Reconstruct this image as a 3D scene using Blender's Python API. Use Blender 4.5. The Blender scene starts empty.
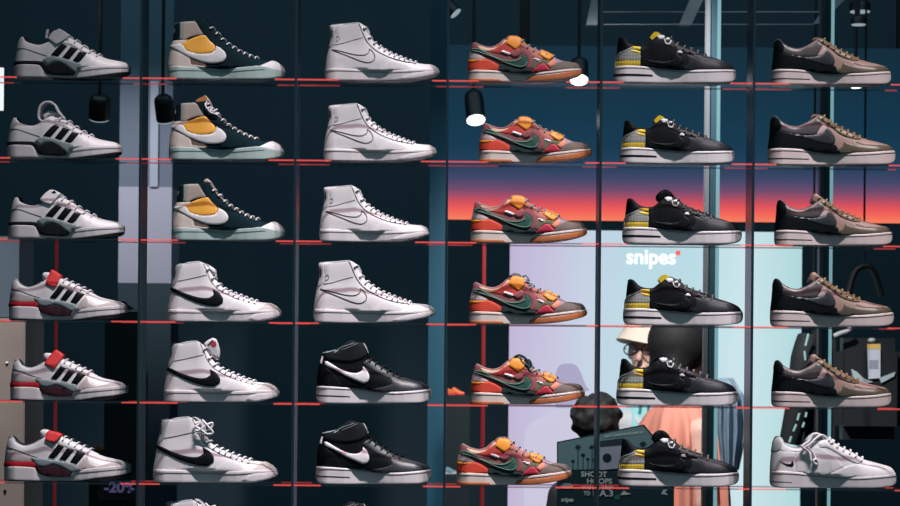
import bpy, bmesh, math, random
import numpy as np
from mathutils import Vector, Matrix
from mathutils.geometry import delaunay_2d_cdt

random.seed(7)
SC = bpy.context.scene
COL = SC.collection

# ------------------------------------------------------------------ camera frame
D = 7.0                      # camera to the shoe plane
S = 0.00255                  # metres per photo pixel in the shoe plane
F = D / S                    # focal length in pixels
CX, CY = 450.0, 360.0        # optical axis in the photo (eye level)
ZC = 1.5
ROLL = 0.00873


def unroll(px, py):
    return px + ROLL * (py - CY), py - ROLL * (px - CX)


def P(px, py, Y=0.0):
    x, y = unroll(px, py)
    k = (D + Y) / F
    return Vector(((x - CX) * k, Y, ZC - (y - CY) * k))


def pxm(Y):                   # metres per pixel at depth Y
    return (D + Y) / F


cam_d = bpy.data.cameras.new('camera')
cam = bpy.data.objects.new('camera', cam_d)
COL.objects.link(cam)
a = math.atan(ROLL)
cam.matrix_world = Matrix(((math.cos(a), -math.sin(a), 0, 0),
                           (0, 0, -1, -D),
                           (math.sin(a), math.cos(a), 0, ZC),
                           (0, 0, 0, 1)))
cam_d.sensor_width = 36
cam_d.lens = F * 36 / 900
cam_d.shift_y = (CY - 253) / 900
cam_d.dof.use_dof = True
cam_d.dof.focus_distance = D - 0.03
cam_d.dof.aperture_fstop = 9
SC.camera = cam

# ------------------------------------------------------------------ materials


def lin(c):
    out = []
    for v in c:
        v = v / 255
        out.append(v / 12.92 if v <= 0.04045 else ((v + 0.055) / 1.055) ** 2.4)
    return tuple(out)


MATS = {}


def mat(name, rgb, rough=0.5, bump=0.0, bscale=400, metal=0.0, emit=None, estr=1.0, spec=0.5, vary=0.0, coat=0.0, bdist=0.001):
    if name in MATS:
        return MATS[name]
    m = bpy.data.materials.new(name)
    m.use_nodes = True
    nt = m.node_tree
    b = nt.nodes['Principled BSDF']
    c = lin(rgb)
    b.inputs['Base Color'].default_value = (*c, 1)
    b.inputs['Roughness'].default_value = rough
    b.inputs['Metallic'].default_value = metal
    b.inputs['Specular IOR Level'].default_value = spec
    b.inputs['Coat Weight'].default_value = coat
    if emit is not None:
        b.inputs['Emission Color'].default_value = (*lin(emit), 1)
        b.inputs['Emission Strength'].default_value = estr
    if bump or vary:
        tc = nt.nodes.new('ShaderNodeTexCoord')
        nz = nt.nodes.new('ShaderNodeTexNoise')
        nz.inputs['Scale'].default_value = bscale
        nz.inputs['Detail'].default_value = 3
        nt.links.new(tc.outputs['Object'], nz.inputs['Vector'])
        if bump:
            bp = nt.nodes.new('ShaderNodeBump')
            bp.inputs['Strength'].default_value = bump
            bp.inputs['Distance'].default_value = bdist
            nt.links.new(nz.outputs['Fac'], bp.inputs['Height'])
            nt.links.new(bp.outputs['Normal'], b.inputs['Normal'])
        if vary:
            n2 = nt.nodes.new('ShaderNodeTexNoise')
            n2.inputs['Scale'].default_value = bscale / 6
            nt.links.new(tc.outputs['Object'], n2.inputs['Vector'])
            cr = nt.nodes.new('ShaderNodeValToRGB')
            cr.color_ramp.elements[0].position = 0.3
            cr.color_ramp.elements[1].position = 0.7
            cr.color_ramp.elements[0].color = (*[v * (1 - vary) for v in c], 1)
            cr.color_ramp.elements[1].color = (*[min(1, v * (1 + vary)) for v in c], 1)
            nt.links.new(n2.outputs['Fac'], cr.inputs['Fac'])
            nt.links.new(cr.outputs['Color'], b.inputs['Base Color'])
    MATS[name] = m
    return m


def mesh_mat(name, base, dots, scale=260):
    """knit with small holes: two colours in a checker of tiny cells"""
    if name in MATS:
        return MATS[name]
    m = bpy.data.materials.new(name)
    m.use_nodes = True
    nt = m.node_tree
    b = nt.nodes['Principled BSDF']
    b.inputs['Roughness'].default_value = 0.8
    tc = nt.nodes.new('ShaderNodeTexCoord')
    mp = nt.nodes.new('ShaderNodeMapping')
    mp.inputs['Rotation'].default_value = (0, math.radians(45), 0)
    sep = nt.nodes.new('ShaderNodeSeparateXYZ')
    cmb = nt.nodes.new('ShaderNodeCombineXYZ')
    vor = nt.nodes.new('ShaderNodeTexChecker')
    vor.inputs['Scale'].default_value = scale
    vor.inputs['Color1'].default_value = (*lin(base), 1)
    vor.inputs['Color2'].default_value = (*lin(dots), 1)
    nt.links.new(tc.outputs['Object'], mp.inputs['Vector'])
    nt.links.new(mp.outputs['Vector'], sep.inputs[0])
    nt.links.new(sep.outputs['X'], cmb.inputs['X'])
    nt.links.new(sep.outputs['Z'], cmb.inputs['Y'])
    cmb.inputs['Z'].default_value = 0.001
    nt.links.new(cmb.outputs[0], vor.inputs['Vector'])
    nt.links.new(vor.outputs['Color'], b.inputs['Base Color'])
    MATS[name] = m
    return m


def ramp_emit(name, axis, lo, hi, stops, strength=1.0, gloss=0.3, dim=None):
    """a screen: emission that runs through colour stops along one object axis (lo..hi in metres)"""
    m = bpy.data.materials.new(name)
    m.use_nodes = True
    nt = m.node_tree
    b = nt.nodes['Principled BSDF']
    b.inputs['Base Color'].default_value = (0.02, 0.02, 0.02, 1)
    b.inputs['Roughness'].default_value = gloss
    tc = nt.nodes.new('ShaderNodeTexCoord')
    sep = nt.nodes.new('ShaderNodeSeparateXYZ')
    mr = nt.nodes.new('ShaderNodeMapRange')
    mr.inputs['From Min'].default_value = lo
    mr.inputs['From Max'].default_value = hi
    cr = nt.nodes.new('ShaderNodeValToRGB')
    el = cr.color_ramp.elements
    while len(el) > 1:
        el.remove(el[-1])
    for i, (p, c) in enumerate(stops):
        e = el[0] if i == 0 else el.new(p)
        e.position = p
        e.color = (*lin(c), 1)
    nt.links.new(tc.outputs['Object'], sep.inputs[0])
    nt.links.new(sep.outputs[axis], mr.inputs['Value'])
    nt.links.new(mr.outputs[0], cr.inputs['Fac'])
    nt.links.new(cr.outputs['Color'], b.inputs['Emission Color'])
    b.inputs['Emission Strength'].default_value = strength
    MATS[name] = m
    return m


def clear_mat(name, tint, gloss=0.12, rough=0.08, solid=0.0):
    """clear acrylic: light passes, a little reflection stays"""
    m = bpy.data.materials.new(name)
    m.use_nodes = True
    nt = m.node_tree
    nt.nodes.clear()
    out = nt.nodes.new('ShaderNodeOutputMaterial')
    tr = nt.nodes.new('ShaderNodeBsdfTransparent')
    tr.inputs['Color'].default_value = (*tint, 1)
    gl = nt.nodes.new('ShaderNodeBsdfGlossy')
    gl.inputs['Roughness'].default_value = rough
    gl.inputs['Color'].default_value = (0.8, 0.9, 0.95, 1)
    mx = nt.nodes.new('ShaderNodeMixShader')
    mx.inputs['Fac'].default_value = gloss
    nt.links.new(tr.outputs[0], mx.inputs[1])
    nt.links.new(gl.outputs[0], mx.inputs[2])
    last = mx
    if solid:
        df = nt.nodes.new('ShaderNodeBsdfDiffuse')
        df.inputs['Color'].default_value = (0.02, 0.05, 0.06, 1)
        m2 = nt.nodes.new('ShaderNodeMixShader')
        m2.inputs['Fac'].default_value = solid
        nt.links.new(mx.outputs[0], m2.inputs[1])
        nt.links.new(df.outputs[0], m2.inputs[2])
        last = m2
    nt.links.new(last.outputs[0], out.inputs[0])
    MATS[name] = m
    return m


def edge_mat(name, rgb, strength, clear=0.55):
    """edge-lit acrylic: part of the light goes through, the rest glows"""
    m = bpy.data.materials.new(name)
    m.use_nodes = True
    nt = m.node_tree
    b = nt.nodes['Principled BSDF']
    out = nt.nodes['Material Output']
    b.inputs['Base Color'].default_value = (*lin(rgb), 1)
    b.inputs['Roughness'].default_value = 0.35
    b.inputs['Emission Color'].default_value = (*lin(rgb), 1)
    b.inputs['Emission Strength'].default_value = strength
    tr = nt.nodes.new('ShaderNodeBsdfTransparent')
    mx = nt.nodes.new('ShaderNodeMixShader')
    mx.inputs['Fac'].default_value = 1 - clear
    nt.links.new(tr.outputs[0], mx.inputs[1])
    nt.links.new(b.outputs[0], mx.inputs[2])
    nt.links.new(mx.outputs[0], out.inputs[0])
    MATS[name] = m
    return m


# ------------------------------------------------------------------ object helpers


def tag(o, label=None, cat=None, group=None, kind=None):
    if label:
        o['label'] = label
    if cat:
        o['category'] = cat
    if group:
        o['group'] = group
    if kind:
        o['kind'] = kind
    return o


def empty(name, loc=(0, 0, 0), rz=0.0):
    o = bpy.data.objects.new(name, None)
    o.empty_display_size = 0.05
    COL.objects.link(o)
    o.location = loc
    o.rotation_euler = (0, 0, rz)
    return o


def link(name, me, m=None, parent=None):
    o = bpy.data.objects.new(name, me)
    COL.objects.link(o)
    if m is not None and len(me.materials) == 0:
        me.materials.append(m)
    if parent is not None:
        o.parent = parent
    return o


def finish(bm, name, m=None, smooth=True, angle=40):
    bmesh.ops.recalc_face_normals(bm, faces=bm.faces)
    me = bpy.data.meshes.new(name)
    bm.to_mesh(me)
    bm.free()
    if smooth:
        me.shade_smooth()
        me.set_sharp_from_angle(angle=math.radians(angle))
    if m is not None:
        me.materials.append(m)
    return me


def box_bm(bm, lo, hi, bev=0.0):
    r = bmesh.ops.create_cube(bm, size=1)
    for v in r['verts']:
        v.co = Vector([lo[i] + (v.co[i] + 0.5) * (hi[i] - lo[i]) for i in range(3)])
    if bev:
        es = list({e for v in r['verts'] for e in v.link_edges})
        bmesh.ops.bevel(bm, geom=es, offset=bev, segments=2, affect='EDGES')


def box_me(name, lo, hi, m, bev=0.0):
    bm = bmesh.new()
    box_bm(bm, lo, hi, bev)
    return finish(bm, name, m, smooth=bev > 0)


def tube_bm(bm, path, r, seg=8, flat=None, cap=True):
    """tube along a path; r number or list; flat = (ra, rb) elliptical with rb along local 'up'"""
    pts = [Vector(p) for p in path]
    n = len(pts)
    rings = []
    up = Vector((0, 1, 0))
    for i, p in enumerate(pts):
        t = (pts[min(i + 1, n - 1)] - pts[max(i - 1, 0)]).normalized()
        if abs(t.dot(up)) > 0.95:
            up2 = Vector((1, 0, 0))
        else:
            up2 = up
        s1 = t.cross(up2).normalized()
        s2 = s1.cross(t).normalized()
        rr = r[i] if isinstance(r, (list, tuple)) else r
        fa, fb = flat if flat else (1, 1)
        rings.append([bm.verts.new(p + s1 * (math.cos(2 * math.pi * k / seg) * rr * fa) + s2 * (math.sin(2 * math.pi * k / seg) * rr * fb)) for k in range(seg)])
    for i in range(n - 1):
        for k in range(seg):
            bm.faces.new((rings[i][k], rings[i][(k + 1) % seg], rings[i + 1][(k + 1) % seg], rings[i + 1][k]))
    if cap:
        bm.faces.new(rings[0])
        bm.faces.new(rings[-1])


def prism_me(name, pts, Y0, Y1, m, smooth=False):
    """outline of world (x,z) points between two depths"""
    bm = bmesh.new()
    f = [bm.verts.new((p[0], Y0, p[1])) for p in pts]
    b = [bm.verts.new((p[0], Y1, p[1])) for p in pts]
    n = len(pts)
    bm.faces.new(f)
    bm.faces.new(b)
    for i in range(n):
        bm.faces.new((f[i], f[(i + 1) % n], b[(i + 1) % n], b[i]))
    bmesh.ops.triangulate(bm, faces=[x for x in bm.faces if len(x.verts) > 4])
    return finish(bm, name, m, smooth)


def text_me(name, txt, size, m, depth=0.0008, bold=0.0, xs=1.0, align='LEFT'):
    cu = bpy.data.curves.new(name, 'FONT')
    cu.body = txt
    cu.size = size
    cu.extrude = depth
    cu.offset = bold
    cu.align_x = align
    o = bpy.data.objects.new('text_tmp', cu)
    COL.objects.link(o)
    dg = bpy.context.evaluated_depsgraph_get()
    me = bpy.data.meshes.new_from_object(o.evaluated_get(dg))
    bpy.data.objects.remove(o)
    bpy.data.curves.remove(cu)
    for v in me.vertices:                    # stand it upright, facing -Y
        v.co = Vector((v.co.x * xs, -v.co.z, v.co.y))
    me.materials.clear()
    me.materials.append(m)
    return me


# ------------------------------------------------------------------ shoe builder


def spline(pts, step, closed=True, cornerdeg=62):
    """resampled outline: Catmull-Rom between corners, sharp turns stay sharp"""
    p = [np.array(q[:2], float) for q in pts]
    n = len(p)
    corner = [False] * n
    for i in range(n):
        if not closed and i in (0, n - 1):
            corner[i] = True
            continue
        d0 = p[i] - p[i - 1]
        d1 = p[(i + 1) % n] - p[i]
        c = d0.dot(d1) / (np.linalg.norm(d0) * np.linalg.norm(d1) + 1e-12)
        corner[i] = math.degrees(math.acos(max(-1, min(1, c)))) > cornerdeg
    out = []
    for i in range(n if closed else n - 1):
        a, b = p[i], p[(i + 1) % n]
        L = np.linalg.norm(b - a)
        if L < 1e-9:
            continue
        pa = p[i - 1] if (closed or i > 0) else a
        pb = p[(i + 2) % n] if (closed or i + 2 < n) else b
        m0 = (b - a) if corner[i] else (b - pa) * (L / (np.linalg.norm(b - a) + np.linalg.norm(a - pa) + 1e-12))
        m1 = (b - a) if corner[(i + 1) % n] else (pb - a) * (L / (np.linalg.norm(b - a) + np.linalg.norm(pb - b) + 1e-12))
        k = max(1, int(math.ceil(L / step)))
        for j in range(k):
            t = j / k
            h00 = 2 * t ** 3 - 3 * t ** 2 + 1
            h10 = t ** 3 - 2 * t ** 2 + t
            h01 = -2 * t ** 3 + 3 * t ** 2
            h11 = t ** 3 - t ** 2
            out.append(h00 * a + h10 * m0 + h01 * b + h11 * m1)
    if not closed:
        out.append(p[-1])
    return np.array(out)


def inside(poly, q):
    x, z = q[:, 0], q[:, 1]
    res = np.zeros(len(q), bool)
    n = len(poly)
    for i in range(n):
        x0, z0 = poly[i - 1]
        x1, z1 = poly[i]
        c = ((z0 > z) != (z1 > z))
        if z1 != z0:
            xi = x0 + (z - z0) / (z1 - z0) * (x1 - x0)
            res ^= c & (x < xi)
    return res


def dist_to(poly, q):
    d = np.full(len(q), 1e9)
    n = len(poly)
    for i in range(n):
        a, b = poly[i - 1], poly[i]
        ab = b - a
        l2 = ab.dot(ab) + 1e-18
        t = np.clip(((q - a) @ ab) / l2, 0, 1)
        d = np.minimum(d, np.hypot(*(q - (a + t[:, None] * ab)).T))
    return d


def inset_pts(poly, ds):
    nxt = np.roll(poly, -1, 0)
    prv = np.roll(poly, 1, 0)
    t = nxt - prv
    t /= np.linalg.norm(t, axis=1)[:, None] + 1e-12
    nrm = np.stack([-t[:, 1], t[:, 0]], 1)
    area = 0.5 * np.sum(poly[:, 0] * nxt[:, 1] - nxt[:, 0] * poly[:, 1])
    if area < 0:
        nrm = -nrm
    out = []
    for d in ds:
        q = poly + nrm * d
        ok = inside(poly, q) & (dist_to(poly, q) > d * 0.9)
        out.append(q[ok])
    return np.concatenate(out)


def cdt(poly, cloud, margin=0.0006):
    q = cloud[inside(poly, cloud)]
    if len(q):
        q = q[dist_to(poly, q) > margin]
    n = len(poly)
    vs = [Vector(p) for p in poly] + [Vector(p) for p in q]
    r = delaunay_2d_cdt(vs, [], [list(range(n))], 1, 1e-7)
    v = np.array([tuple(p) for p in r[0]])
    return v, [tuple(f) for f in r[2]]


def bound_edges(faces):
    cnt = {}
    for f in faces:
        for i in range(len(f)):
            e = (f[i], f[(i + 1) % len(f)])
            k = (min(e), max(e))
            cnt[k] = cnt.get(k, 0) + 1
    return [k for k, c in cnt.items() if c == 1]


def rnd(d, R):
    k = np.clip(d / R, 0, 1)
    return np.sqrt(np.clip(1 - (1 - k) ** 2, 0, 1))


STEP = 0.0036


class Shoe:
    """A shoe drawn from its side outline: the outline is in crop units of the photo and gets its breadth from foot-shaped widths."""

    def __init__(s, kx, x0, ground, upper, sole, c_tab, high=False, width=1.0, sole_w=None):
        s.k = S / kx
        s.x0, s.g = x0, ground
        s.parts = []             # (name, mesh, material, parent index or None)
        s.up = spline(s.T(upper), 0.003)
        s.so = spline(s.T(sole), 0.003)
        allx = np.concatenate([s.up[:, 0], s.so[:, 0]])
        s.xa, s.L = allx.min(), allx.max() - allx.min()
        s.Wu = ([0, .1, .25, .36, .48, .6, .72, .86, 1], np.array([.031, .034, .036, .0385, .0385, .041, .0435, .039, .028]) * width)
        s.Ws = sole_w or ([0, .1, .25, .31, .38, .46, .53, .6, .68, .76, .88, 1], np.array([.0355, .039, .0385, .034, .0275, .0265, .031, .040, .046, .048, .044, .034]) * width)
        s.c_tab = c_tab
        s.high = high
        s.TB = s.profile(s.up)
        s.cl_u = s.cloud(s.up)
        s.cl_s = s.cloud(s.so, (0.0006, 0.0018))

    def T(s, pts):
        out = []
        for p in pts:
            x = (p[0] - s.x0) * s.k
            z = (s.g - p[1]) * s.k + (p[0] - s.x0) * s.k * ROLL
            out.append((x, z))
        return out

    def cloud(s, poly, ins=(0.0004, 0.0012, 0.0025)):
        lo, hi = poly.min(0), poly.max(0)
        gx = np.arange(math.floor(lo[0] / STEP) * STEP, hi[0] + STEP, STEP)
        gz = np.arange(math.floor(lo[1] / STEP) * STEP, hi[1] + STEP, STEP)
        X, Z = np.meshgrid(gx, gz)
        X[1::2] += STEP / 2
        g = np.stack([X.ravel(), Z.ravel()], 1)
        g = g[inside(poly, g)]
        g = g[dist_to(poly, g) > 0.0032]
        return np.concatenate([g, inset_pts(poly, ins)])

    def profile(s, poly):
        xs = np.linspace(poly[:, 0].min(), poly[:, 0].max(), 400)
        Tt = np.full(400, -1e9)
        Bb = np.full(400, 1e9)
        zs = np.linspace(poly[:, 1].min(), poly[:, 1].max(), 300)
        xh = np.full(300, 1e9)
        xt = np.full(300, -1e9)
        n = len(poly)
        for i in range(n):
            a, b = poly[i - 1], poly[i]
            lo, hi = min(a[0], b[0]), max(a[0], b[0])
            m = (xs >= lo - 1e-6) & (xs <= hi + 1e-6)
            if m.any():
                t = np.clip((xs[m] - a[0]) / (b[0] - a[0] + 1e-12), 0, 1)
                z = a[1] + t * (b[1] - a[1])
                Tt[m] = np.maximum(Tt[m], z)
                Bb[m] = np.minimum(Bb[m], z)
            lo, hi = min(a[1], b[1]), max(a[1], b[1])
            m = (zs >= lo - 1e-6) & (zs <= hi + 1e-6)
            if m.any():
                t = np.clip((zs[m] - a[1]) / (b[1] - a[1] + 1e-12), 0, 1)
                x = a[0] + t * (b[0] - a[0])
                xh[m] = np.minimum(xh[m], x)
                xt[m] = np.maximum(xt[m], x)
        # heel line stays the heel line above the heel tip
        tipz = poly[poly[:, 0] < poly[:, 0].min() + 0.16 * (np.ptp(poly[:, 0]))][:, 1].max()
        it = np.searchsorted(zs, tipz) - 2
        xh[it:] = np.minimum(xh[it:], xh[it])
        return xs, Tt, Bb, zs, xh, xt

    def c_of(s, u):
        return np.interp(u, [c[0] for c in s.c_tab], [c[1] for c in s.c_tab])

    def frame(s, pts, hx, g, ln, ref):
        """points read off another shoe of the kind (heel x, ground, length there) brought to this outline"""
        f = ref / ln
        return [(s.x0 + (p[0] - hx) * f, s.g + (p[1] - g) * f) + tuple(p[2:]) for p in pts]

    def wu(s, x, z):
        xs, Tt, Bb, zs, xh, xt = s.TB
        x = np.asarray(x, float)
        z = np.asarray(z, float)
        u = (x - s.xa) / s.L
        T = np.interp(x, xs, Tt)
        B = np.interp(x, xs, Bb)
        t = np.clip((z - B) / np.maximum(T - B, 1e-4), 0, 1)
        c = s.c_of(u)
        p = 2.3
        g = c + (1 - c) * np.clip(1 - t ** p, 0, 1) ** (1 / p)
        w = np.interp(u, *s.Wu) * g
        w = w * rnd(x - np.interp(z, zs, xh), 0.030)
        w = w * rnd(xs[-1] - x, 0.052)
        if s.high:
            k = np.clip((z - 0.055) / 0.06, 0, 1)
            w = w * (1 - 0.14 * k * k * (3 - 2 * k))
        # stands inside the sole at heel and toe, swells over it at the waist, and tucks in below the sole's rim
        sw = s.ws(x, z)
        rim = np.interp(x, s.SB[0], s.SB[1])
        swell = 0.0125 * np.clip((u - .2) / .12, 0, 1) * np.clip((.66 - u) / .1, 0, 1)
        w = np.minimum(w, np.maximum(sw - 0.0024 + swell, 0))
        low = np.clip((rim + 0.0015 - z) / 0.003, 0, 1)
        w = np.where(low > 0, np.minimum(w, np.maximum(sw - 0.004, 0) * low + w * (1 - low)), w)
        return w

    def ws(s, x, z):
        if not hasattr(s, 'SB'):
            s.SB = s.profile(s.so)
        xs, Tt, Bb, zs, xh, xt = s.SB
        x = np.asarray(x, float)
        z = np.asarray(z, float)
        u = (x - s.xa) / s.L
        w = np.interp(u, *s.Ws)
        w = w * rnd(x - xs[0], 0.034) * rnd(xs[-1] - x, 0.062)
        return w

    def nrm(s, wf, v):
        h = 0.0012
        x, z = v[:, 0], v[:, 1]
        wx = (wf(x + h, z) - wf(x - h, z)) / (2 * h)
        wz = (wf(x, z + h) - wf(x, z - h)) / (2 * h)
        wx = np.clip(wx, -3, 3)
        wz = np.clip(wz, -3, 3)
        n = np.stack([-wx * -1, -np.ones_like(wx), wz * -1], 1)
        n[:, 0] = -wx * 1.0
        # surface y = -w ; outward normal = -(wx, 1, wz) normalised
        return n / np.linalg.norm(n, axis=1)[:, None]

    # --- body of the shoe, open at the collar
    def body(s, name, m):
        v, f = cdt(s.up, s.cl_u, 0.0002)
        w = s.wu(v[:, 0], v[:, 1])
        w[w < 0.0003] = 0
        bm = bmesh.new()
        a = [bm.verts.new((p[0], -q, p[1])) for p, q in zip(v, w)]
        b = [bm.verts.new((p[0], q, p[1])) for p, q in zip(v, w)]
        for t in f:
            bm.faces.new([a[i] for i in t])
            bm.faces.new([b[i] for i in reversed(t)])
        bmesh.ops.remove_doubles(bm, verts=bm.verts, dist=2e-5)
        me = finish(bm, name, m, angle=60)
        return s.add(name, me)

    def solid(s, name, pts, m, wf=None, dw=0.0, const=None, parent=None, raw=False, chamfer=0.0, lean=0.0):
        poly = pts if raw else spline(s.T(pts), 0.003)
        cl = s.cloud(poly, (0.0006, 0.0018))
        v, f = cdt(poly, cl, 0.0002)
        wf = wf or s.ws
        w = np.full(len(v), const) if const else np.maximum(wf(v[:, 0], v[:, 1]) + dw, 0)
        if lean:
            w = w - lean * (v[:, 1] - v[:, 1].min())
        if chamfer:
            d = dist_to(poly, v)
            w = w - chamfer * (1 - rnd(d, 0.003))
            w = np.maximum(w, 0)
        bm = bmesh.new()
        a = [bm.verts.new((p[0], -q, p[1])) for p, q in zip(v, w)]
        b = [bm.verts.new((p[0], q, p[1])) for p, q in zip(v, w)]
        for t in f:
            bm.faces.new([a[i] for i in t])
            bm.faces.new([b[i] for i in reversed(t)])
        for i, j in bound_edges(f):
            if w[i] > 1e-5 or w[j] > 1e-5:
                try:
                    bm.faces.new((a[i], a[j], b[j], b[i]))
                except ValueError:
                    pass
        bmesh.ops.remove_doubles(bm, verts=bm.verts, dist=2e-5)
        me = finish(bm, name, m, angle=50)
        return s.add(name, me, parent)

    def panel(s, name, pts, m, off=0.0014, on='u', mirror=False, parent=None, closed=True, raw=False, sub=0.0012):
        poly = pts if raw else spline(s.T(pts), 0.0025)
        wf, cl = (s.wu, s.cl_u) if on == 'u' else (s.ws, s.cl_s)
        v, f = cdt(poly, cl, 0.0005)
        w = wf(v[:, 0], v[:, 1])
        n = s.nrm(wf, v)
        base = np.stack([v[:, 0], -w, v[:, 1]], 1)
        d = dist_to(poly, v)
        o = off * (0.55 + 0.45 * rnd(d, 0.0025))
        top = base + n * o[:, None]
        low = base - n * sub
        if mirror and name in ('eyestay', 'vamp', 'vamp_panel', 'collar_trim', 'toe_overlay', 'heel_patch', 'ankle_strap', 'heel_counter'):
            far = s.sheet_of(name, top, low, f, (-1,), m)
            s.add(name, far, parent)
            mirror = False
        return s.add(name, s.sheet_of(name, top, low, f, (1, -1) if mirror else (1,), m), parent)

    def sheet_of(s, name, top, low, f, sides, m):
        bm = bmesh.new()
        for sg in sides:
            a = [bm.verts.new((p[0], p[1] * sg, p[2])) for p in top]
            ed = bound_edges(f)
            used = {i for e in ed for i in e}
            lo = {i: bm.verts.new((low[i][0], low[i][1] * sg, low[i][2])) for i in used}
            for t in f:
                bm.faces.new([a[i] for i in t])
            for i, j in ed:
                bm.faces.new((a[i], a[j], lo[j], lo[i]))
        if len(sides) > 1:
            bmesh.ops.remove_doubles(bm, verts=[v for v in bm.verts if abs(v.co.y) < 0.003], dist=0.0028)
        return finish(bm, name, m, angle=45)

    def line(s, name, pts, m, width=0.0016, off=0.0009, on='u', parent=None, mirror=False, closed=False):
        """a thin raised or printed line following the side"""
        q = spline(s.T(pts), 0.003, closed=closed)
        t = np.gradient(q, axis=0)
        t /= np.linalg.norm(t, axis=1)[:, None] + 1e-12
        nn = np.stack([-t[:, 1], t[:, 0]], 1) * width / 2
        wf = s.wu if on == 'u' else s.ws
        bm = bmesh.new()
        rows = []
        for e in (q + nn, q, q - nn):
            w = wf(e[:, 0], e[:, 1])
            n = s.nrm(wf, e)
            b = np.stack([e[:, 0], -w, e[:, 1]], 1) + n * off
            rows.append(b)
        n0 = s.nrm(wf, q)
        low = [rows[0] - n0 * (off + .001), rows[2] - n0 * (off + .001)]
        for sg in ((1, -1) if mirror else (1,)):
            R = [[bm.verts.new((p[0], p[1] * sg, p[2])) for p in r] for r in (low[0], rows[0], rows[1], rows[2], low[1])]
            for i in range(len(q) - 1):
                for k in range(4):
                    bm.faces.new((R[k][i], R[k][i + 1], R[k + 1][i + 1], R[k + 1][i]))
        me = finish(bm, name, m, angle=60)
        return s.add(name, me, parent)

    def top_at(s, x):
        return float(np.interp(x, s.TB[0], s.TB[1]))

    def collar(s, name, m, xb, r=0.0042, xa=None):
        """padded rim round the opening, from the throat back round the heel"""
        xs = s.TB[0]
        zmax = None
        x0 = s.T([(xa, 0)])[0][0] if xa else None
        up = s.up
        # outline points on the top edge, from the heel tip to xb
        x1 = s.T([(xb, 0)])[0][0]
        if x0 is None:
            hi = up[up[:, 0] < s.xa + 0.16 * s.L]
            hi = hi[hi[:, 1] > hi[:, 1].max() - 0.0035]
            x0 = hi[hi[:, 0].argmin()][0]
        q = np.linspace(x0, x1, 40)
        z = np.array([s.top_at(v) for v in q])
        w = np.maximum(s.wu(q, z - 0.0003) - r * 0.8, 0.0005)
        near = [(x, -ww, zz) for x, ww, zz in zip(q, w, z)]
        far = [(x, ww, zz) for x, ww, zz in zip(q, w, z)]
        bm = bmesh.new()
        tube_bm(bm, list(reversed(near)) + far[1:] if w[0] < 0.002 else list(reversed(near)) + far, r, 8)
        for v in bm.verts:
            v.co.z -= r * 0.45
        me = finish(bm, name, m, angle=80)
        return s.add(name, me)

    def tongue(s, name, tip, m, xa, xb, half=0.021, thick=0.006, parent=None):
        """tip = outline of what stands above the throat; below, it runs under the laces from xa to xb"""
        x0 = s.T([(xa, 0)])[0][0]
        x1 = s.T([(xb, 0)])[0][0]
        q = np.linspace(x0, x1, 24)
        z = np.array([s.top_at(v) for v in q])
        lowp = [(x, zz + 0.0006) for x, zz in zip(q, z)]
        und = [(x - .002, zz - 0.012) for x, zz in zip(q[::-1], z[::-1])]
        poly = np.array(s.T(tip) + lowp + und)
        poly = spline([tuple(p) for p in poly], 0.004)
        return s.solid(name, poly, m, const=half, raw=True, chamfer=0.006, parent=parent)

    def laces(s, name, m, xa, xb, n, r=0.0021, drop=10, lift=0.0022, bow=None, zig=0.005):
        x0 = s.T([(xa, 0)])[0][0]
        x1 = s.T([(xb, 0)])[0][0]
        bm = bmesh.new()
        q = np.linspace(x0, x1, n)
        dz = drop * s.k
        for i, x in enumerate(q):
            sl = (s.top_at(x + .004) - s.top_at(x - .004)) / .008
            nx, nz = -sl / math.hypot(sl, 1), 1 / math.hypot(sl, 1)
            px, pz = x - nx * dz, s.top_at(x) - nz * dz
            path = []
            for k in np.linspace(0, 1, 5):
                xx, zz = px + nx * dz * k, pz + nz * dz * k
                w = float(s.wu(xx, min(zz, s.top_at(xx) - 0.0003)))
                path.append((xx + nx * lift * k, -w - 0.0032 - .0006 * k, zz + nz * lift * k))
            half = path[-1]
            for k in np.linspace(0.15, 0.85, 5):
                path.append((half[0] + zig * k, half[1] * (1 - 2 * k), half[2] + (0.0025 * math.sin(k * math.pi)) + sl * zig * k))
            for j in range(4, -1, -1):
                p = path[j]
                path.append((p[0] + zig, -p[1], p[2] + sl * zig))
            tube_bm(bm, path, r, 6, flat=(1.0, 1.3))
        if bow:
            for pth in bow:
                pp = [(x, y, z) for (x, z), y in zip(s.T([(p[0], p[1]) for p in pth]), [p[2] for p in pth])]
                tube_bm(bm, smooth3(pp), r, 6)
        me = finish(bm, name, m, angle=80)
        return s.add(name, me)

    def band(s, name, pts, m, y0, y1, th, parent=None):
        """a strap: centre line in the side view, thickness th, reaching from y0 to y1 across the foot"""
        me = band_mesh(name, s.T(pts), m, y0, y1, th)
        return s.add(name, me, parent)

    def add(s, name, me, parent=None):
        s.parts.append((name, me, parent))
        return len(s.parts) - 1


def smooth3(pp, n=6):
    out = []
    P4 = [Vector(p) for p in pp]
    for i in range(len(P4) - 1):
        a, b = P4[i], P4[i + 1]
        pa = P4[max(i - 1, 0)]
        pb = P4[min(i + 2, len(P4) - 1)]
        for j in range(n):
            t = j / n
            out.append(0.5 * ((2 * a) + (b - pa) * t + (2 * pa - 5 * a + 4 * b - pb) * t * t + (3 * a - pa - 3 * b + pb) * t ** 3))
    out.append(P4[-1])
    return out


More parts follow.
